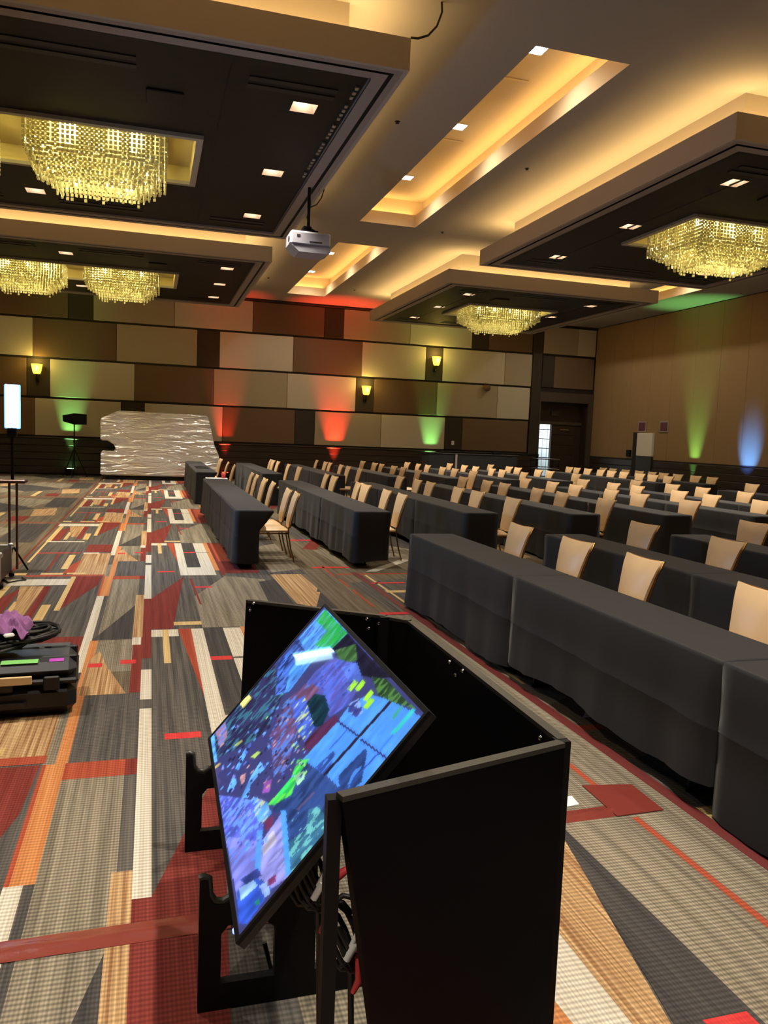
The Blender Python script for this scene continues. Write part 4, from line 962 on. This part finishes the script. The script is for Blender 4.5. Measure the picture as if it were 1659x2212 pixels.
# cables inside the stand
def coil(name, label, c, r, n, mtl, tilt=0.5, rad=0.007, sq=0.6):
    g = MB(); rnd = random.Random(int(c[0]*1000)+n); pts = []
    for k in range(n*14+1):
        a_ = k/14*2*math.pi; rr = r*(1+0.16*math.sin(a_*0.37+1)); pts.append((c[0]+rr*math.cos(a_), c[1]+rr*math.sin(a_)*sq, c[2]+0.35*r*math.sin(a_+tilt)+0.010*math.sin(a_*2.3)+k*0.0006))
    g.tube(pts, rad, 6); return tag(obj(name, g, mtl), label, 'cable')
for (px, yy, nm) in (((672,1880),1.75,'upper'),((742,2010),1.72,'lower')):
    d = ray(*px)[1]; k = yy/d[1]; c_ = np.array([0,0,EYE])+d*k
    t = thing('cable_bundle', 'black cable bundle with red ties inside the display stand, %s one' % nm, 'cable', tuple(c_), 0, 'tied cable bundles')
    g = MB()
    for q in range(5):
        pts = [(0.05*math.cos(a*0.5+q)*(1-0.1*q), 0.03*math.sin(a*0.5+q), 0.07*math.sin(a*0.55+0.5*q)-0.01*q) for a in range(13)]; g.tube(pts, 0.007, 6)
    g.tube([(0.02,0,-0.05),(0.03,0.02,-0.2),(0.05,0.05,-float(c_[2])+0.08),(0.06,0.08,-float(c_[2])+0.02)],0.008,6)
    obj('cord', g, M['cable'], t)
    g = MB(); g.tube([(0.02,-0.03,-0.03),(0.05,-0.035,-0.005),(0.085,-0.03,0.012)],[0.010,0.012,0.008],6); g.tube([(0.03,-0.03,-0.05),(0.035,-0.03,-0.11),(0.02,-0.03,-0.14)],[0.010,0.010,0.006],6); obj('red_tie', g, M['red'], t)
    g = MB(); g.tube([(0.0,-0.035,-0.05),(0.02,-0.04,-0.01)],0.009,6); g.tube([(0.01,-0.035,-0.02),(0.03,-0.04,0.03)],0.006,6); obj('plug', g, M['paper'], t)
g = MB(); pts = []
for k in range(43):
    a_ = k/14*2*math.pi; pts.append((0.36+0.09*math.cos(a_),2.42+0.07*math.sin(a_),0.24+0.14*math.sin(a_+1.2)+0.004*k))
g.tube(pts,0.008,6); g.tube([(0.36,2.35,0.12),(0.38,2.34,0.04),(0.45,2.33,0.012),(0.6,2.4,0.012)],0.008,6)
dobj('loose_cable', g, M['cable'])

# ------------------------------------------------------------------ tape on the carpet
def tape(name, pts, w_, label, m, lump=0.010, group=None):
    g = MB(); n = len(pts); V = []
    for i, (x,y_) in enumerate(pts):
        p, q = pts[max(i-1,0)], pts[min(i+1,n-1)]; dx, dy = q[0]-p[0], q[1]-p[1]; l = math.hypot(dx,dy); nx, ny = -dy/l, dx/l
        for k in range(7):
            s_ = k/6*2-1; z = 0.0025+lump*max(0,math.cos(s_*1.9))**2*(0.8+0.3*math.sin(i*1.7+k)) + 0.0012*math.sin(i*2.7+k*2.1)
            V.append((x+nx*s_*w_/2, y_+ny*s_*w_/2, max(z,0.0022)))
    g.add(V, [(i*7+k,i*7+k+1,(i+1)*7+k+1,(i+1)*7+k) for i in range(n-1) for k in range(6)], 0, True)
    return tag(obj(name, g, m), label, 'tape', group)
def lerp(a, b, n): return [(a[0]+(b[0]-a[0])*i/n, a[1]+(b[1]-a[1])*i/n) for i in range(n+1)]
tape('floor_tape', lerp((-3.0,2.60),(0.62,2.69),44), 0.115, 'glossy dark red tape strip crossing the carpet left of the display stand', M['redtape'], 0.012)
tape('floor_tape', lerp((1.10,3.08),(2.12,3.13),24), 0.105, 'dark red tape strip running right from the display stand', M['redtape'], 0.012)
g = MB(); g.add([(2.10,3.07,.004),(2.36,3.08,.004),(2.37,3.36,.004),(2.11,3.40,.004),(2.10,3.07,.008),(2.36,3.08,.008),(2.37,3.36,.008),(2.11,3.40,.008)], [(4,5,6,7),(0,1,5,4),(1,2,6,5),(2,3,7,6),(3,0,4,7)])
tag(obj('tape_patch', g, M['redtape']), 'broad dark red tape patch at the corner beside the near table', 'tape')
tape('floor_tape', lerp((2.50,1.0),(2.48,9.6),60), 0.075, 'dark red tape strip along the carpet edge under the near tables', M['shadedtape'], 0.004)
g = MB(); g.add([(1.92,3.21,.003),(1.99,3.22,.003),(2.0,3.31,.003),(1.925,3.305,.003),(1.92,3.21,.0045),(1.99,3.22,.0045),(2.0,3.31,.0045),(1.925,3.305,.0045)], [(4,5,6,7),(0,1,5,4),(1,2,6,5),(2,3,7,6),(3,0,4,7)])
tag(obj('paper_scrap', g, M['paper']), 'small white paper scrap on the carpet beside the red tape', 'paper')
# thin coloured lines woven near the second column
g = MB()
for (x0_,x1_,y0_,y1_) in ((2.165,2.20,2.2,3.05),(2.165,2.20,3.4,3.8),(2.17,2.20,7.6,8.5),(2.17,2.20,8.66,9.15),(2.15,2.18,9.3,10.15)): g.add([(x0_,y0_,.0028),(x1_,y0_,.0028),(x1_,y1_,.0028),(x0_,y1_,.0028)], [(0,1,2,3)], 0)
for (x0_,x1_,y0_,y1_) in ((2.02,2.52,9.92,10.02),(2.5,2.92,8.82,8.9),(2.16,2.45,7.24,7.34),(2.14,2.52,12.55,12.65),(1.62,1.78,1.78,1.86)): g.add([(x0_,y0_,.0028),(x1_,y0_,.0028),(x1_,y1_,.0028),(x0_,y1_,.0028)], [(0,1,2,3)], 1)
g.add([(2.56,5.0,.0028),(2.59,5.0,.0028),(2.59,9.4,.0028),(2.56,9.4,.0028)], [(0,1,2,3)], 2)
g.add([(1.40,2.44,.0026),(1.74,3.02,.0026),(1.76,2.98,.0026),(1.50,1.80,.0026),(1.40,1.84,.0026)], [(4,3,2,1,0)], 3)
g.add([(1.76,2.98,.0024),(1.80,3.02,.0024),(1.80,1.75,.0024),(1.50,1.75,.0024)], [(3,2,1,0)], 4)
g.add([(1.80,1.2,.0022),(2.46,1.2,.0022),(2.46,7.2,.0022),(1.80,7.2,.0022)], [(0,1,2,3)], 5)
g.add([(1.25,1.6,.0022),(1.40,1.84,.0022),(1.40,2.44,.0022),(1.20,2.3,.0022)], [(0,1,2,3)], 6)
inlay = obj('carpet_inlay', g, [CM['rust'],CM['bred'],CM['sand'],CM['tan'],CM['dark2'],CM['light'],CM['white']], floor)

# ------------------------------------------------------------------ left foreground: hard case with cables
hc = thing('hard_case', 'black hard equipment case on the carpet at the left edge', 'case', (-0.80,5.02,0), math.radians(4))
g = MB(); g.bbox(-0.40,0.38,-0.16,0.36,0.015,0.20,0.05); obj('base_shell', g, M['plastic'], hc)
g = MB(); g.bbox(-0.41,0.39,-0.17,0.37,0.20,0.235,0.012); obj('seam_lip', g, M['plastic'], hc)
lid = MB(); lid.bbox(-0.40,0.38,-0.16,0.36,0.235,0.325,0.045); lid_o = obj('lid', lid, M['caselid'], hc)
for yy in (-0.02,0.20):
    g = MB(); g.bbox(-0.402,0.384,yy,yy+0.025,0.26,0.332,0.006); obj('lid_rib', g, M['plastic'], lid_o)
for xx in (-0.30,-0.05,0.20):
    g = MB(); g.bbox(xx,xx+0.09,-0.185,-0.165,0.17,0.255,0.008); obj('latch', g, M['plastic'], hc)
g = MB(); g.bar((-0.12,-0.19,0.10),(0.10,-0.19,0.10),0.02,0.02); g.bar((-0.12,-0.19,0.10),(-0.12,-0.16,0.10),0.02,0.02); g.bar((0.10,-0.19,0.10),(0.10,-0.16,0.10),0.02,0.02); obj('handle', g, M['plastic'], hc)
g = MB(); g.bbox(-0.03,0.17,-0.13,-0.05,0.325,0.3275,0.001); obj('green_label', g, M['green_tape'], lid_o)
g = MB(); g.bbox(-0.04,0.14,-0.19,-0.168,0.215,0.262,0.003); obj('beige_label', g, M['beige_tape'], lid_o)
g = MB(); g.bbox(0.23,0.31,-0.12,-0.06,0.325,0.3275,0.001); obj('magenta_label', g, M['pink_tape'], lid_o)
for kx, (cx_,cy_,lab) in enumerate(((-0.90,5.12,'large coil of black cable heaped on the hard case, left side'),(-0.72,5.16,'coil of black cable heaped on the hard case, right side'))):
    g = MB(); rnd = random.Random(5+kx); pts = []
    for k in range(14*9):
        a_ = k/14*2*math.pi; rr = 0.15+0.035*math.sin(a_*0.43+kx); pts.append((cx_+rr*math.cos(a_)*1.05, cy_+rr*0.85*math.sin(a_), 0.372+0.05*kx+0.045*(k/(14*9))+0.018*math.sin(a_*1.4+kx)+0.006*math.cos(a_*3.1)))
    g.tube(pts, 0.011, 6); tag(obj('cable_coil', g, M['cable']), lab, 'cable', 'cable coils on the hard case')
# crumpled purple cloth
g = MB(); n = 22; V = []
rnd = random.Random(11)
for i in range(n):
    for j in range(n):
        u, v = i/(n-1)*2-1, j/(n-1)*2-1; rr = max(abs(u),abs(v))
        x = -0.85+u*0.15+0.02*math.sin(v*5); y_ = 5.15+v*0.15+0.018*math.sin(u*6)
        z = 0.505+0.05*(1-rr**2)+0.026*math.sin(u*7+v*4.5)*math.cos(v*8-u*3)+0.016*math.sin(u*13+v*11)-0.03*rr**4
        V.append((x,y_,z))
q = [(i*n+j,(i+1)*n+j,(i+1)*n+j+1,i*n+j+1) for i in range(n-1) for j in range(n-1)]
g.add(V, q, 0, True); g.add([(a,b_,c_-0.006) for a,b_,c_ in V], [f[::-1] for f in q], 0, True)
tag(obj('purple_cloth', g, M['purple']), 'crumpled purple cloth lying on the cable coils', 'cloth')
g = MB(); g.bbox(-0.03,0.03,-0.015,0.015,0,0.02,0.008); o = tag(obj('white_tag', g, M['paper'], None, (-0.79,4.99,0.465)), 'small white cable tag on the coils', 'tag'); o.rotation_euler = (0.3,0,0.5)

# ------------------------------------------------------------------ LED tube light on its stand, left
ls = thing('led_stand_light', 'bright blue-white LED tube panel on a dark twin-pole stand', 'stand light', (-1.52,9.9,0))
for xx in (-0.035,0.045):
    g = MB(); g.tube([(xx,0,0.03),(xx,0,1.04)],0.014,8); obj('lower_pole', g, M['mauve'], ls)
g = MB(); g.bbox(-0.15,0.15,-0.10,0.10,1.03,1.07,0.01); obj('shelf', g, M['mauve'], ls)
g = MB(); g.tube([(0,0,1.07),(0,0,1.60)],0.018,8); obj('upper_pole', g, M['blackmetal'], ls)
g = MB(); g.bbox(-0.05,0.05,-0.04,0.04,1.56,1.66,0.01); obj('clamp', g, M['blackmetal'], ls)
g = MB(); g.bbox(-0.085,0.085,0.0,0.04,1.65,2.15,0.01); obj('backing', g, M['led_edge'], ls)
for xx in (-0.035,0.035):
    g = MB(); g.bbox(xx-0.033,xx+0.033,-0.04,0.0,1.66,2.14,0.012); obj('light_tube', g, M['led'], ls)
for a_ in (0.3,2.4,4.5):
    g = MB(); g.tube([(0,0,0.30),(0.16*math.cos(a_),0.16*math.sin(a_),0.012)],0.012,6); obj('tripod_leg', g, M['blackmetal'], ls)
lamp('AREA', (0.06,-0.06,1.9), 70, (0.30,0.55,1.0), ls, rot=(math.pi/2,0,-1.45), shape='RECTANGLE', size=0.14, size_y=0.48)
fc = thing('flight_case', 'silver-edged flight case cut off at the left edge of the picture', 'case', (-1.90,9.2,0))
g = MB(); g.bbox(-0.45,0.42,-0.35,0.35,0.06,0.36,0.02); obj('shell', g, M['plastic'], fc)
for yy in (-0.355,0.335):
    for zz in (0.06,0.34):
        g = MB(); g.bbox(-0.455,0.425,yy,yy+0.02,zz,zz+0.025,0.004); obj('edge_trim', g, M['flight'], fc)
for xx in (-0.455,0.40):
    for yy in (-0.355,0.335):
        g = MB(); g.bbox(xx,xx+0.025,yy,yy+0.02,0.06,0.365,0.004); obj('edge_trim', g, M['flight'], fc)
        g = MB(); g.lathe([(0.0,-0.02),(0.03,-0.02),(0.03,0.02),(0.0,0.02)],(xx+0.02,yy+0.01,0.03),10); obj('caster', g, M['blackmetal'], fc)
for yy in (-0.355,0.335):
    g = MB(); g.lathe([(0.0,-0.035),(0.025,-0.025),(0.036,0.0),(0.025,0.025),(0.0,0.035)],(0.415,yy+0.01,0.355),10); obj('ball_corner', g, M['flight'], fc)
g = MB(); g.tube([(-1.55,9.4,0.012),(-1.45,9.15,0.012),(-1.38,9.25,0.012),(-1.30,9.3,0.012),(-1.36,9.45,0.012)],0.008,6); tag(obj('floor_cable', g, M['cable']), 'thin black cable on the carpet beside the flight case', 'cable')

# ------------------------------------------------------------------ far wall: black panel on tripod, wrapped pallet
tp = thing('panel_tripod', 'black flat panel light turned away on a tripod', 'stand light', (-2.42,27.9,0))
g = MB(); g.prism([(-0.36,2.02),(0.0,2.10),(0.38,2.08),(0.38,1.74),(0.0,1.73),(-0.34,1.82)],(0,-0.05,0),(1,0,0),(0,0,1),(0,1,0),0.14); obj('panel', g, M['blackmetal'], tp)
g = MB(); g.tube([(0,0,0.25),(0,0,1.76)],0.02,8); obj('pole', g, M['blackmetal'], tp)
for a_ in (0.4,2.6,4.6):
    g = MB(); g.tube([(0,0,0.95),(0.42*math.cos(a_),0.42*math.sin(a_),0.015)],0.016,6); obj('tripod_leg', g, M['blackmetal'], tp)
g = MB(); g.tube([(0,0,1.14),(0,0,1.2)],0.035,8); obj('collar', g, M['blackmetal'], tp)
wp = thing('wrapped_pallet', 'tall load shrouded in shiny white stretch wrap on a dark pallet', 'pallet', (0,27.3,0))
sil = [(-1.57,0.14),(2.17,0.14),(2.20,0.60),(2.20,0.87),(2.03,1.25),(1.90,1.85),(1.80,2.20),(0.6,2.22),(-0.6,2.24),(-1.0,2.24),(-1.30,2.10),(-1.58,1.95),(-1.57,1.50),(-1.57,1.26),(-1.36,1.26),(-1.12,1.12),(-1.10,0.93),(-1.55,0.93)]
import bmesh
bm = bmesh.new()
fv = [bm.verts.new((x,-0.15,z)) for x, z in sil]; bv = [bm.verts.new((x,0.95,z)) for x, z in sil]
bm.faces.new(fv); bm.faces.new(bv[::-1])
for i in range(len(sil)): j = (i+1) % len(sil); bm.faces.new((fv[j],fv[i],bv[i],bv[j]))
bmesh.ops.recalc_face_normals(bm, faces=bm.faces)
bmesh.ops.triangulate(bm, faces=[f for f in bm.faces if len(f.verts) > 4])
bmesh.ops.bevel(bm, geom=[e for e in bm.edges if len(e.link_faces) == 2 and e.calc_face_angle() > 0.9], offset=0.04, segments=2, affect='EDGES', clamp_overlap=True)
me = bpy.data.meshes.new('wrapped_load'); bm.to_mesh(me); bm.free(); me.materials.append(M['wrap']); obj('wrapped_load', me, None, wp)
for i in range(3):
    g = MB(); g.bbox(-1.4,2.05,-0.1+i*0.42,0.0+i*0.42,0.0,0.14,0.01); obj('pallet_runner', g, M['blackmetal'], wp)

# black skirted table and AV trolley by the far door
sk = thing('skirted_table', 'long black skirted buffet table against the far wall', 'table', (11.3,27.2,0))
g = MB(); n = 60; V = []
per = [(-1.75,0.35),(-1.75,-0.35),(1.75,-0.35),(1.75,0.35)]
P_ = []
for a, b_ in zip(per, per[1:]):
    k_ = 20 if abs(a[0]-b_[0]) < 0.1 else 90
    P_ += [(a[0]+(b_[0]-a[0])*i/k_, a[1]+(b_[1]-a[1])*i/k_) for i in range(k_)]
P_.append(per[-1]); m_ = len(P_)
for zz, am in ((1.20,0.004),(0.6,0.02),(0.01,0.03)):
    for i, (x,y_) in enumerate(P_): V.append((x+(am if i % 2 else -am)*(1 if abs(abs(x)-1.75) < .01 else 0), y_+(am if i % 2 else -am)*(1 if abs(y_+.35) < .01 else 0), zz))
g.add(V, [(r*m_+i,r*m_+i+1,(r+1)*m_+i+1,(r+1)*m_+i) for r in range(2) for i in range(m_-1)], 0, True); obj('skirt', g, M['cloth'], sk)
g = MB(); g.bbox(-1.78,1.78,-0.37,0.37,1.20,1.23,0.01); obj('top', g, M['cloth'], sk)
g = MB(); g.bbox(-0.74,-0.66,-0.42,-0.38,0.02,1.20,0.008); tag(obj('upright_panel', g, M['border'], None, (11.3,27.2,0)), 'slim grey upright standing against the black skirted table', 'upright')
bx_ = thing('small_box', 'small dark box on the black skirted table', 'box', (12.35,27.2,1.23))
g = MB(); g.bbox(-0.16,0.16,-0.1,0.1,0,0.09,0.01); obj('carton', g, M['blackmetal'], bx_)
tv = thing('utility_trolley', 'chrome utility trolley beside the far double door', 'trolley', (14.2,26.9,0))
for zz in (0.35,0.75,1.12):
    g = MB(); g.bbox(-0.48,0.48,-0.28,0.28,zz,zz+0.04,0.01); obj('shelf', g, M['chrome'], tv)
for sx in (-0.45,0.45):
    for sy in (-0.25,0.25):
        g = MB(); g.tube([(sx,sy,0.08),(sx,sy,1.16)],0.018,8); obj('post', g, M['blackmetal'], tv)
        g = MB(); g.tube([(sx-0.02,sy,0.05),(sx+0.02,sy,0.05)],0.05,10); obj('wheel', g, M['blackmetal'], tv)
